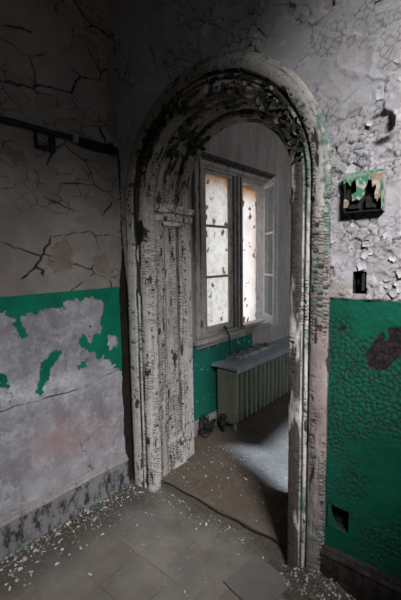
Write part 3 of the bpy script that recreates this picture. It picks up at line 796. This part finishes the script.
V, F, A = [], [], []
for k in range(170):
    x = random.uniform(-.57, -.12); z = random.uniform(1.31, 2.7)
    if -.53 < x < -.36 and 1.58 < z < 1.77 or -.50 < x < -.41 and z < 1.41: continue
    if fbm(np.array([x * 4.5]), np.array([z * 4.5]), 3, 361)[0] < .44: continue
    c = Vector((x, YF - .006, z)); out = Vector((0, -1, 0))
    th = random.uniform(0, 2 * PI); al = Vector((math.cos(th), 0, math.sin(th))); ac = out.cross(al)
    out2 = (out + .45 * al * random.choice([-1, 1])).normalized(); R = Matrix((al, ac, out2)).transposed()
    curl_geo(V, F, A, c, random.uniform(.012, .040), R, random.random(), bend=random.uniform(.4, 1.4))
for k in range(60):
    x = random.uniform(XL + .02, -.62); z = random.uniform(2.0, 2.95)
    if math.hypot(x - XC, z - ZS) < .66: continue
    c = Vector((x, YF - .006, z)); out = Vector((0, -1, 0)); th = random.uniform(0, 2 * PI); al = Vector((math.cos(th), 0, math.sin(th))); ac = out.cross(al)
    R = Matrix((al, ac, (out + .45 * al).normalized())).transposed(); curl_geo(V, F, A, c, random.uniform(.015, .05), R, random.random(), bend=random.uniform(.4, 1.2))
o = link('flaking_paint', np_mesh('flaking_paint', [tuple(v) for v in V], F, dict(tint=np.array(A)), smooth=False), M['curlwhite'], wall_front); o['kind'] = 'stuff'

# ================================================================== WINDOW
win = empty('window_1', (XW, 2.85, .8), 'paired wooden casement window beyond the arch, right leaf standing open', 'window', kind='structure')
WO = Vector((XW, 2.85, .8))
def wb(*boxes, bev=.004):
    mb = MB()
    for lo, hi in boxes: mb.box(Vector(lo) - WO, Vector(hi) - WO, bev)
    return mb
# casing boards and head
wb(((XW, 2.235, .80), (XW + .030, 2.285, 2.245)), ((XW, 2.283, .80), (XW + .042, 2.300, 2.245)), ((XW, 2.300, .80), (XW + .022, 2.362, 2.20))).build('casing', M['win_wood'], win)
wb(((XW, 3.340, .80), (XW + .014, 3.42, 2.245)),).build('casing', M['win_wood'], win)
wb(((XW, 2.235, 2.182), (XW + .026, 3.42, 2.235)),).build('head_casing', M['win_wood'], win)
wb(((XW, 2.22, 2.232), (XW + .055, 3.44, 2.262)), ((XW, 2.228, 2.215), (XW + .035, 3.43, 2.234))).build('head_moulding', M['win_dark'], win)
# frame
wb(((XW - .10, 2.355, .785), (XW + .006, 2.385, 2.185)), ((XW - .022, 3.330, .785), (XW + .006, 3.362, 2.185)), ((XW - .10, 2.355, 2.160), (XW + .006, 3.335, 2.185)), ((XW - .06, 2.355, .785), (XW + .004, 3.335, .812))).build('frame', M['win_wood'], win)
wb(((XW - .08, 2.798, .81), (XW + .010, 2.915, 2.165)), ((XW, 2.820, .81), (XW + .030, 2.845, 2.165)), ((XW, 2.868, .81), (XW + .030, 2.893, 2.165))).build('mullion', M['win_wood'], win)
wb(((XW - .30, 2.36, .76), (XW - .02, 3.34, .804)),).build('outer_sill', M['sillpaint'], win)
wb(((XW - .02, 2.20, .752), (XW + .060, 3.40, .788)), ((XW, 2.225, .715), (XW + .030, 3.375, .752)), bev=.006).build('sill', M['win_wood'], win)
wb(((XW - .06, 2.914, .78), (XW + .035, 3.332, .818)),).build('lit_sill_strip', M['casement'], win)  # added near-white strip paints the daylight on the sill
# fixed left sash : three panes
sash = wb(((XW - .055, 2.385, .815), (XW - .015, 2.420, 2.16)), ((XW - .055, 2.770, .815), (XW - .015, 2.798, 2.16)), ((XW - .055, 2.415, 2.140), (XW - .015, 2.775, 2.16)), ((XW - .055, 2.415, .815), (XW - .015, 2.775, .864)), bev=.003).build('sash', M['win_wood'], win)
for z in (1.289, 1.716): wb(((XW - .050, 2.415, z - .010), (XW - .018, 2.775, z + .010)), bev=.004).build('glazing_bar', M['win_wood'], sash)
for z0, z1 in ((.862, 1.281), (1.297, 1.708), (1.724, 2.142)):
    p_ = wb(((XW - .038, 2.418, z0), (XW - .034, 2.772, z1)), bev=0).build('pane', M['glass'], sash)
# open right leaf, hung on the right jamb
hx, hy = XW + .008, 3.322; L = .405; ang = math.radians(-90 + 44)
Mc = Matrix.Translation(Vector((hx, hy, 0)) - WO + Vector((0, 0, 0))) @ Matrix.Rotation(ang, 4, 'Z')
def cb(*boxes, bev=.003):
    mb = MB()
    for lo, hi in boxes: mb.box(lo, hi, bev)
    for v in mb.bm.verts: v.co = Mc @ v.co
    return mb
z0c, z1c = .825, 2.152
leaf = cb(((0, -.018, z0c), (.045, .018, z1c)), ((L - .045, -.018, z0c), (L, .018, z1c)), ((.04, -.018, z1c - .045), (L - .04, .018, z1c)), ((.04, -.018, z0c), (L - .04, .018, z0c + .062))).build('casement', M['casement'], win)
zz = [z0c + .06, z0c + .06 + .395, z0c + .06 + .79, z1c - .044]
for z in zz[1:3]: cb(((.04, -.014, z - .011), (L - .04, .014, z + .011)), bev=.004).build('glazing_bar', M['casement'], leaf)
for a, b in zip(zz, zz[1:]): cb(((.044, -.002, a), (L - .044, .002, b)), bev=0).build('pane', M['glass'], leaf)
mb = MB()
for z in (1.05, 1.9): mb.tube([Vector((hx + .008, hy + .008, z - .04)) - WO, Vector((hx + .008, hy + .008, z + .04)) - WO], .007, 10)
mb.build('hinge', M['rust'], win)
# iron stay hanging over the sill
mb = MB(); mb.tube([Vector((XW + .04, 2.595, .845)) - WO, Vector((XW + .052, 2.60, .815)) - WO, Vector((XW + .072, 2.610, .785)) - WO, Vector((XW + .075, 2.605, .72)) - WO, Vector((XW + .078, 2.615, .60)) - WO], [.007, .008, .006, .007, .008], 10)
mb.tube([Vector((XW + .03, 2.59, .853)) - WO, Vector((XW + .055, 2.598, .838)) - WO], .011, 10)
mb.build('casement_stay', M['win_dark'], win)
# weathered sheets fixed just outside the two lights
def sheet(y0, y1, z0, z1, x, seed, few):
    ny, nz = 70, 220
    ys = np.linspace(0, 1, ny); zs = np.linspace(z0, z1, nz); r = .065
    V, at_r, at_t = [], [], []
    for z in zs:
        ins = 0.0
        if z > z1 - r: ins = r - math.sqrt(max(0, r * r - (z - (z1 - r)) ** 2))
        a, b = y0 + ins, y1 - ins
        for f in ys: V.append((x, a + (b - a) * f, z))
    V = np.array(V); y, z = V[:, 1], V[:, 2]
    ed = np.minimum(np.minimum(y1 - y, y - y0), z1 - z)
    n1 = fbm(y * 22, z * 22, 4, seed); n2 = fbm(y * 60, z * 60, 3, seed + 3)
    V[:, 0] += .003 * fbm(y * 6, z * 6, 3, seed + 8)
    rust = (1 - sst(.004, .018, ed + .03 * (n1 - .5))) * .9
    bl = voro(y / .085, z / .11, seed + 5)
    spot = sst(.004, -.006, np.hypot(bl[2] * .085, bl[3] * .11) - .024 * bl[1] + .09 * (n1 - .5) + .06 * (n2 - .5)) * (bl[1] > few)
    rust = np.maximum(rust, spot)
    tan = .75 * sst(z1 - .16, z1 - .02, z + .05 * (n1 - .5)) + .35 * (1 - sst(.0, .06, ed)) + .22 * sst(.5, .75, fbm(y * 6, z * 4, 3, seed + 9))
    F = grid_faces(nz, ny)
    me = np_mesh('weathered_sheet', V - np.array(WO), F, dict(rust=rust, tan=np.clip(tan, 0, 1)))
    o = link('weathered_sheet', me, M['sheet'], win)
    return o
sheet(2.43, 2.812, .808, 2.182, XW - .075, 43, .72)
sheet(2.935, 3.29, .808, 2.115, XW - .075, 57, .55)

# ================================================================== RADIATOR
rad = empty('radiator', (-1.80, 2.45, .0), 'olive grey cast iron radiator with steel top under the window', 'radiator')
RO = Vector((-1.80, 2.45, 0.0))
def section(y, legs):
    mb = MB(); hw = .0335
    def ring(x0, x1, h, z, n=24, p=3.4):
        out = []
        for k in range(n):
            a = 2 * PI * k / n; c, s_ = math.cos(a), math.sin(a)
            out.append(Vector(((x0 + x1) / 2 + (x1 - x0) / 2 * math.copysign(abs(c) ** (2 / p), c), y + h * math.copysign(abs(s_) ** (2 / p), s_), z)) - RO)
        return out
    zs = [(.062, .35), (.072, .75), (.09, .95), (.12, 1), (.3, 1), (.47, 1), (.505, .95), (.522, .75), (.53, .4)]
    mb.loft([ring(-1.905 + .03 * (1 - f), -1.705 - .03 * (1 - f), hw * (.4 + .6 * f), z) for z, f in zs])
    # raised bead up the face and a neck joining to the next section
    mb.loft([ring(-1.72, -1.699, .016 * (.5 + .5 * f), z, 14, 2) for z, f in zs[1:-1]])
    for z in (.13, .46): mb.tube([Vector((-1.80, y - .037, z)) - RO, Vector((-1.80, y + .037, z)) - RO], .03, 14)
    if legs:
        for x in (-1.73, -1.88): mb.loft([ring(x - .012, x + .012, .014, .1, 12, 2), ring(x - .012, x + .012, .014, .03, 12, 2), ring(x - .02, x + .02, .02, .012, 12, 2)])
    return mb
nsec = 19
for k in range(nsec): section(2.475 + .0735 * k, k in (0, nsec - 1)).build('section', M['radiator'], rad)
mb = MB(); mb.box(Vector((-1.938, 2.425, .536)) - RO, Vector((-1.672, 2.425 + .0735 * nsec + .05, .560)) - RO, .004); mb.box(Vector((-1.680, 2.425, .512)) - RO, Vector((-1.670, 2.425 + .0735 * nsec + .05, .552)) - RO, .003)
mb.build('top_plate', M['shelf'], rad)
mb = MB()
mb.tube([Vector(p) - RO for p in ((-1.80, 2.40, .01), (-1.80, 2.395, .07), (-1.80, 2.40, .11), (-1.80, 2.44, .13))], .016, 12)
mb.tube([Vector((-1.80, 2.395, .06)) - RO, Vector((-1.80, 2.395, .10)) - RO], .026, 12); mb.tube([Vector((-1.80, 2.395, .10)) - RO, Vector((-1.80, 2.395, .135)) - RO], .010, 10)
mb.tube([Vector((-1.80, 2.395, .135)) - RO, Vector((-1.80, 2.395, .155)) - RO], [.03, .024], 14)
mb.build('valve', M['black'], rad)

bd = empty('board', (-1.86, 2.95, .56), 'pale flaking wooden board lying along the top of the radiator', 'board')
mb = MB(); n = 40; R_ = []
for k in range(n + 1):
    y = -.325 + .65 * k / n; j = [.003 * (random.random() - .5) for _ in range(4)]
    R_.append([Vector((-.068 + j[0], y, .001)), Vector((.058 + j[1], y, .001)), Vector((.058 + j[1], y, .026 + j[2])), Vector((-.068 + j[0], y, .028 + j[3]))])
mb.loft(R_, smooth=False); mb.build('plank', M['board'], bd)
V, F, A = [], [], []
for k in range(90):
    c = Vector((random.uniform(-.06, .05), random.uniform(-.30, .31), .029)); out = Vector((0, 0, 1)); th = random.uniform(0, 2 * PI)
    al = Vector((math.cos(th), math.sin(th), .2)).normalized(); ac = out.cross(al).normalized()
    curl_geo(V, F, A, c, random.uniform(.012, .04), Matrix((al, ac, al.cross(ac))).transposed(), random.choice([.1, .3, .3, .5, .74, .78, .85, .75]), bend=random.uniform(.3, 1.4))
o = link('paint_scale', np_mesh('paint_scale', [tuple(v) for v in V], F, dict(tint=np.array(A)), smooth=False), M['flake'], bd); o['kind'] = 'stuff'

# tangled wire beside the radiator foot
wt = empty('wire_tangle', (-1.865, 2.27, .012), 'tangle of black wire heaped at the near end of the radiator', 'wire')
mb = MB()
for q in range(7):
    pts = []; ph = random.uniform(0, 6); cx, cy = random.uniform(-.02, .02), random.uniform(-.04, .04); rr = random.uniform(.035, .065); tilt = random.uniform(.2, 1.1); hgt = random.uniform(.04, .11)
    for k in range(34):
        a = ph + k * .32; r = rr * (1 + .25 * math.sin(a * 1.7 + q))
        pts.append(Vector((cx + r * .75 * math.cos(a), cy + r * math.sin(a), max(.007, hgt + tilt * r * math.sin(a + q) + .01 * math.sin(k)))))
    mb.tube(pts, .0055, 6)
mb.build('strand', M['black'], wt)

# ================================================================== THINGS ON THE WALLS
bx = empty('junction_box', (-.444, YF, 1.607), 'square metal box with torn green and cream cover on the flaking white wall', 'box')
BO = Vector((-.444, YF, 1.607)); x0, x1, z0, z1, yf = -.514, -.374, 1.607, 1.747, YF - .034
def bbx(*bs, bev=.0015):
    mb = MB()
    for lo, hi in bs: mb.box(Vector(lo) - BO, Vector(hi) - BO, bev)
    return mb
bbx(((x0, YF - .012, z0), (x1, YF - .002, z1)), ((x0, yf, z0), (x0 + .006, YF - .004, z1)), ((x1 - .006, yf, z0), (x1, YF - .004, z1)), ((x0, yf, z0), (x1, YF - .004, z0 + .006)), ((x0, yf, z1 - .006), (x1, YF - .004, z1))).build('body', M['black'], bx)
def mat_flap(name, a, b, rust=.3):
    t = NT(name); n = t.noise(28, 6, .75)
    c = t.ramp(n, (.40, a), (.46, a), (.50, b), (.62, b)); c = t.mix(t.ramp(t.noise(40, 5, .7), (.66, 0.0), (.72, 1.0)), c, (.16, .09, .04))
    t.base(c); t.bump(n, .003); return t.m
M['flapg'] = mat_flap('torn green paint', (.03, .17, .095), (.22, .30, .23)); M['flapc'] = mat_flap('torn cream paint', (.44, .40, .36), (.06, .2, .12))
M['flapw'] = mat_flap('old white paint over metal', (.34, .32, .32), (.2, .19, .18)); M['flapr'] = mat_flap('cream and rust paint', (.42, .39, .35), (.28, .20, .12))
def flap(name, poly, m, y):
    P = []
    for i in range(len(poly)):
        a, b = poly[i], poly[(i + 1) % len(poly)]
        for k in range(3):
            f = k / 3; P.append((a[0] + (b[0] - a[0]) * f + random.uniform(-.0018, .0018), a[1] + (b[1] - a[1]) * f + random.uniform(-.0018, .0018)))
    mb = MB(); mb.prism([Vector((x, y, z)) - BO for x, z in P], (0, 0, 0), (0, .003, 0)); return mb.build(name, m, bx)
bbx(((x1 - .001, yf - .001, z0), (x1 + .0015, YF - .003, z1)), ((x0, yf - .001, z1 - .001), (x1, YF - .003, z1 + .0015)), bev=.0005).build('paint_skin', M['flapw'], bx)
flap('cover', [(x0, z1 + .004), (x1, z1 + .004), (x1, z1 - .022), (-.40, z1 - .018), (-.42, z1 - .03), (-.44, z1 - .016), (-.462, z1 - .034), (-.478, z1 - .022), (-.49, z1 - .04), (-.5, z1 - .024), (x0, z1 - .032)], M['flapg'], yf - .003)
flap('paint_flap', [(-.468, 1.735), (-.425, 1.738), (-.430, 1.700), (-.438, 1.690), (-.436, 1.668), (-.452, 1.650), (-.462, 1.656), (-.480, 1.650), (-.482, 1.676), (-.466, 1.680)], M['flapc'], yf - .006)
flap('paint_flap', [(-.418, 1.738), (-.374, 1.744), (-.372, 1.665), (-.384, 1.655), (-.394, 1.64), (-.403, 1.66), (-.398, 1.70), (-.412, 1.69)], M['flapr'], yf - .005)
flap('paint_flap', [(-.514, 1.655), (-.506, 1.66), (-.494, 1.65), (-.498, 1.630), (-.510, 1.626)], M['flapr'], yf - .002)
flap('paint_flap', [(-.38, 1.72), (-.372, 1.722), (-.370, 1.635), (-.377, 1.61), (-.381, 1.66)], M['flapg'], yf - .008)
bbx(((-.505, YF - .026, 1.618), (-.455, YF - .013, 1.65)), ((-.44, YF - .028, 1.617), (-.40, YF - .013, 1.66)), bev=.006).build('terminal_block', M['black'], bx)

def sunk(name, rect, label, cat, depth, plate):
    a, b, c, d = rect; o = empty(name, ((a + b) / 2, YF, c), label, cat); O = o.location
    mb = MB(); e = .003; a -= e; b += e; c -= e; d += e
    y0, y1 = YF + .001, YF + depth
    for lo, hi in (((a - .002, y0, c - .002), (a + .002, y1, d + .002)), ((b - .002, y0, c - .002), (b + .002, y1, d + .002)), ((a, y0, c - .002), (b, y1, c + .002)), ((a, y0, d - .002), (b, y1, d + .002)), ((a, y1 - .003, c), (b, y1, d))):
        mb.box(Vector(lo) - O, Vector(hi) - O)
    mb.build('back_box', M['black'], o)
    plate(o, O); return o
def pl1(o, O):
    mb = MB(); mb.box(Vector((-.449, YF - .004, 1.315)) - O, Vector((-.438, YF + .016, 1.382)) - O, .002); mb.box(Vector((-.47, YF + .012, 1.335)) - O, Vector((-.45, YF + .03, 1.36)) - O, .004)
    mb.build('switch', M['pipe'], o)
    mb = MB(); mb.tube([Vector((-.46, YF + .02, 1.385)) - O, Vector((-.462, YF - .004, 1.392)) - O, Vector((-.464, YF - .006, 1.41)) - O], .003, 8); mb.build('lug', M['black'], o)
sunk('switch_box', SLOT, 'narrow black switch box sunk in the wall above the green paint', 'switch', .05, pl1)
def pl2(o, O):
    mb = MB(); mb.prism([Vector(p) - O for p in ((-.556, YF - .006, .305), (-.556, YF - .006, .398), (-.545, YF - .004, .402), (-.535, YF - .001, .35), (-.515, YF - .001, .318), (-.47, YF - .003, .300), (-.48, YF - .004, .296))], (0, 0, 0), (0, .004, 0))
    mb.build('broken_plate', M['flapg2'], o)
M['flapg2'] = simple('green painted plate', (.002, .045, .025), (.003, .07, .038), 20, .8)
sunk('outlet_box', OUTL, 'open black outlet box low in the dark green wall', 'outlet', .05, pl2)

pp = empty('conduit_pipe', (XL, 1.0, 2.095), 'dark conduit pipe running along the cracked left wall near the top', 'pipe')
PO = pp.location
mb = MB(); mb.tube([Vector((XL + .024 + .002 * math.sin(k), -2.5 + 3.95 * k / 40, 2.096 + .003 * math.sin(k * 1.7))) - PO for k in range(41)], .0125, 12); mb.build('tube', M['pipe'], pp)
for y in (.55, 1.17, 1.40):
    mb = MB(); mb.box(Vector((XL, y - .016, 2.072)) - PO, Vector((XL + .042, y + .016, 2.118)) - PO, .005); mb.build('clamp', M['base_top'] if y == 1.17 else M['pipe'], pp)
mb = MB(); mb.box(Vector((XL, .955, 2.010)) - PO, Vector((XL + .02, .968, 2.086)) - PO, .003); mb.box(Vector((XL, .955, 2.005)) - PO, Vector((XL + .024, 1.02, 2.022)) - PO, .003); mb.box(Vector((XL, 1.03, 2.0), ) - PO, Vector((XL + .026, 1.06, 2.075)) - PO, .004); mb.build('bracket', M['black'], pp)
mb = MB(); mb.tube([Vector((XL + .022, 1.2, 2.085)) - PO, Vector((XL + .026, 1.3, 2.082)) - PO, Vector((XL + .024, 1.44, 2.084)) - PO], .021, 12); mb.build('sleeve', M['black'], pp)

# ================================================================== THINGS ON THE FLOOR
cd = MB(); pts = []
for k in range(60):
    f = k / 59; pts.append((-1.67 + .90 * f, 1.585 + .006 * math.sin(f * 9) + .005 * math.sin(f * 23) - .018 * f * f, .008 + .004 * f + .004 * (1 + math.sin(f * 31)) * .5))
cd.tube(pts, [.0026 + .0035 * (k / 59) for k in range(60)], 8)
o = cd.build('cord', M['black']); tag(o, 'thin black cord lying across the floor under the arch', 'cord')

lt = MB(); c4 = [(-.92, 1.222), (-.884, 1.447), (-.676, 1.405), (-.712, 1.180)]; P = []
for i in range(4):
    a, b = c4[i], c4[(i + 1) % 4]
    for k in range(8): f = k / 8; P.append((a[0] + (b[0] - a[0]) * f + random.uniform(-.0015, .0015), a[1] + (b[1] - a[1]) * f + random.uniform(-.0015, .0015), .006))
lt.prism(P, (0, 0, 0), (0, 0, .006)); o = lt.build('floor_tile', M['tile']); tag(o, 'loose square grey floor tile lying askew near the right jamb', 'tile')

def shard(size, th):
    n = random.randint(3, 6); el = random.uniform(.35, .9); P = []
    for k in range(n):
        a = 2 * PI * (k + random.uniform(-.3, .3)) / n; q = size * random.uniform(.6, 1.15); x, y = q * math.cos(a), q * el * math.sin(a)
        P.append((x * math.cos(th) - y * math.sin(th), x * math.sin(th) + y * math.cos(th)))
    return P
def mound(x, y):
    return .085 * np.exp(-((x + .56) / .15) ** 2 - ((y - 1.50) / .11) ** 2) + .05 * np.exp(-((x + .25) / .22) ** 2 - ((y - 1.5) / .09) ** 2) + .010 * (fbm(np.asarray(x) * 30, np.asarray(y) * 30, 4, 950) - .5)
mx, my = np.meshgrid(np.arange(-.92, .1, .008), np.arange(1.20, 1.482, .008), indexing='ij')
mz = mound(mx, my) - .004
o = link('rubble', np_mesh('rubble', np.stack([mx, my, mz], -1).reshape(-1, 3), grid_faces(*mx.shape)), None); tag(o, 'low heap of dark plaster rubble at the foot of the right jamb', 'rubble', kind='stuff')
o.data.materials.append(simple('dark rubble', (.030, .024, .018), (.095, .08, .066), 60, .95, bump=.004))
def scatter():
    Vs, Fs, As = [], [], []
    def put(x, y, z, size, tint):
        th = random.uniform(0, 6.28); P = shard(size, th); n = len(P); b = len(Vs); h = random.uniform(.0015, .004) + size * .12
        tx, ty = random.uniform(-.35, .35), random.uniform(-.35, .35); off = size * .45
        for px, py in P: Vs.append((x + px, y + py, z + max(0.0005, off * .5 + px * tx + py * ty)))
        for px, py in P: Vs.append((x + px * .92, y + py * .92, z + max(0.0005, off * .5 + px * tx + py * ty) + h))
        Fs.append([b + k for k in range(n)][::-1]); Fs.append([b + n + k for k in range(n)])
        for k in range(n): Fs.append([b + k, b + (k + 1) % n, b + n + (k + 1) % n, b + n + k])
        As.extend([tint] * (2 * n))
    tints = [.1, .2, .4, .47, .5, .6, .6, .76, .78, .85, .97]
    def sz(): return min(.016, .0014 + random.expovariate(1 / .0024))
    def done(label):
        me = bpy.data.meshes.new('paint_debris'); me.from_pydata(Vs, [], Fs); at = me.attributes.new('tint', 'FLOAT', 'POINT'); at.data.foreach_set('value', np.array(As, np.float32)); me.update()
        o = link('paint_debris', me, M['flake']); tag(o, label, 'debris', kind='stuff'); Vs.clear(); Fs.clear(); As.clear()
    for k in range(1300):          # along the left wall
        y = random.uniform(-.2, 1.45); d = min(.9, random.expovariate(1 / .085)); put(XL + .035 + d, y, .0, sz() * (1.2 if d < .35 else .8), random.choice(tints))
    for k in range(130): put(random.uniform(-1.5, -.9), random.uniform(.3, 1.45), .0, sz() * .6, random.choice(tints))
    for k in range(230): put(random.uniform(-1.70, -.95), 1.53 - abs(random.gauss(0, .05)), .002, sz() * .8, random.choice(tints))
    done('fallen paint flakes and grit strewn along the left wall and tiled floor')
    for k in range(420):           # next room
        x = random.uniform(XW + .06, -.5); y = random.uniform(1.64, 2.2)
        if random.random() < .4: x = -1.72 + abs(random.gauss(0, .25))
        put(x, y, .010, sz() * .8, random.choice(tints[3:]))
    for k in range(220): put(random.uniform(-1.66, -.5), random.uniform(2.2, 3.5), .010, sz() * .8, random.choice(tints[4:]))
    done('crumbs of paint and plaster over the brown floor beyond the arch')
    for k in range(420):           # under the right jamb
        x = random.gauss(-.55, .10); y = 1.47 - abs(random.gauss(0, .075))
        if x > -.2: continue
        put(x, y, mound(np.array(x), np.array(y)) - .003, sz() * 1.15, random.choice([.1, .4, .5, .6, .6, .76, .76, .78]))
    done('pale paint flakes on the rubble')
    q = bpy.data.objects['rubble']; c = [x for x in COL.objects if x.name.startswith('paint_debris') and x.get('label') == 'pale paint flakes on the rubble'][0]; c.parent = q; del c['category']; c.name = 'paint_chips'
scatter()

def flake_mesh(size, tint):
    bm = bmesh.new(); P = shard(size, random.uniform(0, 6)); c = bm.verts.new((0, 0, size * .28)); ring = [bm.verts.new((x, y, .001 + random.uniform(0, .25) * size * (i % 2))) for i, (x, y) in enumerate(P)]
    c2 = bm.verts.new((0, 0, size * .28 - .0015)); r2 = [bm.verts.new((v.co.x, v.co.y, v.co.z - .001)) for v in ring]; n = len(P)
    for k in range(n):
        bm.faces.new((c, ring[k], ring[(k + 1) % n])); bm.faces.new((c2, r2[(k + 1) % n], r2[k])); bm.faces.new((ring[k], r2[k], r2[(k + 1) % n], ring[(k + 1) % n]))
    me = bpy.data.meshes.new('paint_flake'); bm.to_mesh(me); bm.free()
    at = me.attributes.new('tint', 'FLOAT', 'POINT'); at.data.foreach_set('value', np.full(len(me.vertices), tint, np.float32)); me.materials.append(M['flake']); return me
protos = [flake_mesh(s, t) for s, t in ((.017, .1), (.022, .3), (.014, .4), (.019, .5), (.016, .2))]
def flakes(spots, label, group):
    for i, (x, y) in enumerate(spots):
        o = bpy.data.objects.new('paint_flake', protos[i % 5]); COL.objects.link(o); o.location = (x, y, .002 if y < 1.58 else .013); o.rotation_euler = (0, 0, random.uniform(0, 6)); o.scale = (random.uniform(.5, .85),) * 3
        tag(o, label, 'paint flake', group)
flakes([(-1.646, 1.212), (-1.736, .973), (-1.731, .903), (-1.702, .848), (-1.73, 1.096), (-1.767, 1.197), (-1.727, .80), (-1.655, .707), (-1.676, .598), (-1.659, .640), (-1.708, 1.267), (-1.666, 1.078), (-1.690, .750), (-1.80, 1.13), (-1.78, 1.296), (-1.79, .688), (-1.428, .869), (-1.60, .93)],
       'off white paint flake on the floor before the left baseboard', 'paint flakes along the left baseboard')
flakes([(-.588, 1.43), (-.627, 1.424), (-.535, 1.43), (-.50, 1.40), (-.56, 1.39), (-.51, 1.445), (-.60, 1.36), (-.47, 1.42)],
       'off white paint flake on the floor at the foot of the right jamb', 'paint flakes under the right jamb')
flakes([(-1.506, 1.993), (-1.495, 1.801), (-1.371, 1.708), (-1.368, 1.874), (-1.60, 1.70)],
       'off white paint flake on the brown floor beyond the arch', 'paint flakes beyond the arch')

# ================================================================== LIGHT
w = bpy.data.worlds.new('overcast sky'); sc.world = w; w.use_nodes = True
bg = w.node_tree.nodes['Background']; bg.inputs[1].default_value = 1.0
_g = w.node_tree.nodes.new('ShaderNodeTexCoord'); _s = w.node_tree.nodes.new('ShaderNodeSeparateXYZ'); _r = w.node_tree.nodes.new('ShaderNodeValToRGB')
w.node_tree.links.new(_g.outputs['Generated'], _s.inputs[0]); w.node_tree.links.new(_s.outputs[2], _r.inputs[0]); w.node_tree.links.new(_r.outputs[0], bg.inputs[0])
_e = _r.color_ramp.elements; _e[0].position = -.0; _e[0].color = (.30, .27, .24, 1); _e[1].position = .22; _e[1].color = (.86, .93, 1.0, 1)
# added sky gradient: strong behind the window, weak opposite to cut near-room fill
_m = w.node_tree.nodes.new('ShaderNodeMapRange'); _m.inputs['From Min'].default_value = -.5; _m.inputs['From Max'].default_value = .5; _m.inputs['To Min'].default_value = 2.5; _m.inputs['To Max'].default_value = 1.4
w.node_tree.links.new(_s.outputs[0], _m.inputs['Value']); w.node_tree.links.new(_m.outputs[0], bg.inputs[1])

def area(name, loc, target, sx, sy, power, col):
    l = bpy.data.lights.new(name, 'AREA'); l.shape = 'RECTANGLE'; l.size = sx; l.size_y = sy; l.energy = power; l.color = col
    o = bpy.data.objects.new(name, l); COL.objects.link(o); o.location = loc
    o.rotation_euler = (Vector(target) - Vector(loc)).to_track_quat('-Z', 'Y').to_euler(); return o
area('daylight_window', (2.2, -1.2, 4.6), (-1.0, .9, 1.0), .9, .9, 690, (.97, .975, 1.0))
area('fill_far', (1.7, 4.3, 2.3), (-1.9, 3.2, 1.2), 1.2, 1.4, 48, (.90, .95, 1.0))  # added fill lamp that brightens the next room
s = bpy.data.lights.new('daylight_side', 'SPOT'); s.energy = 13000; s.color = (.50, .72, 1.0); s.shadow_soft_size = .08; s.spot_size = .6; s.spot_blend = .3
o = bpy.data.objects.new('daylight_side', s); COL.objects.link(o); o.location = (3.5, 3.2, 3.0); o.rotation_euler = (Vector((-.9, 2.4, 0)) - o.location).to_track_quat('-Z', 'Y').to_euler()

# ================================================================== CAMERA
f_px, yaw, pitch, roll = 375.077, .70036, .11144, -.015689
F_ = Vector((-math.sin(yaw) * math.cos(pitch), math.cos(yaw) * math.cos(pitch), -math.sin(pitch))); R0 = Vector((math.cos(yaw), math.sin(yaw), 0)); U0 = R0.cross(F_)
R_ = R0 * math.cos(roll) + U0 * math.sin(roll); U_ = U0 * math.cos(roll) - R0 * math.sin(roll)
cam = bpy.data.cameras.new('camera'); co = bpy.data.objects.new('camera', cam); COL.objects.link(co); sc.camera = co
cam.sensor_fit = 'VERTICAL'; cam.sensor_height = 36; cam.lens = f_px / 600 * 36; cam.clip_start = .02
co.matrix_world = Matrix(((R_.x, U_.x, -F_.x, 0), (R_.y, U_.y, -F_.y, 0), (R_.z, U_.z, -F_.z, EYE), (0, 0, 0, 1)))

vs_ = sc.view_settings; sc.display_settings.display_device = 'sRGB'
vs_.view_transform = 'Standard'; vs_.look = 'None'; vs_.exposure = 0; vs_.gamma = 1; vs_.use_curve_mapping = False
sc.cycles.use_denoising = True; sc.cycles.max_bounces = 8; sc.cycles.diffuse_bounces = 5; sc.cycles.caustics_reflective = False; sc.cycles.caustics_refractive = False; sc.cycles.transparent_max_bounces = 12
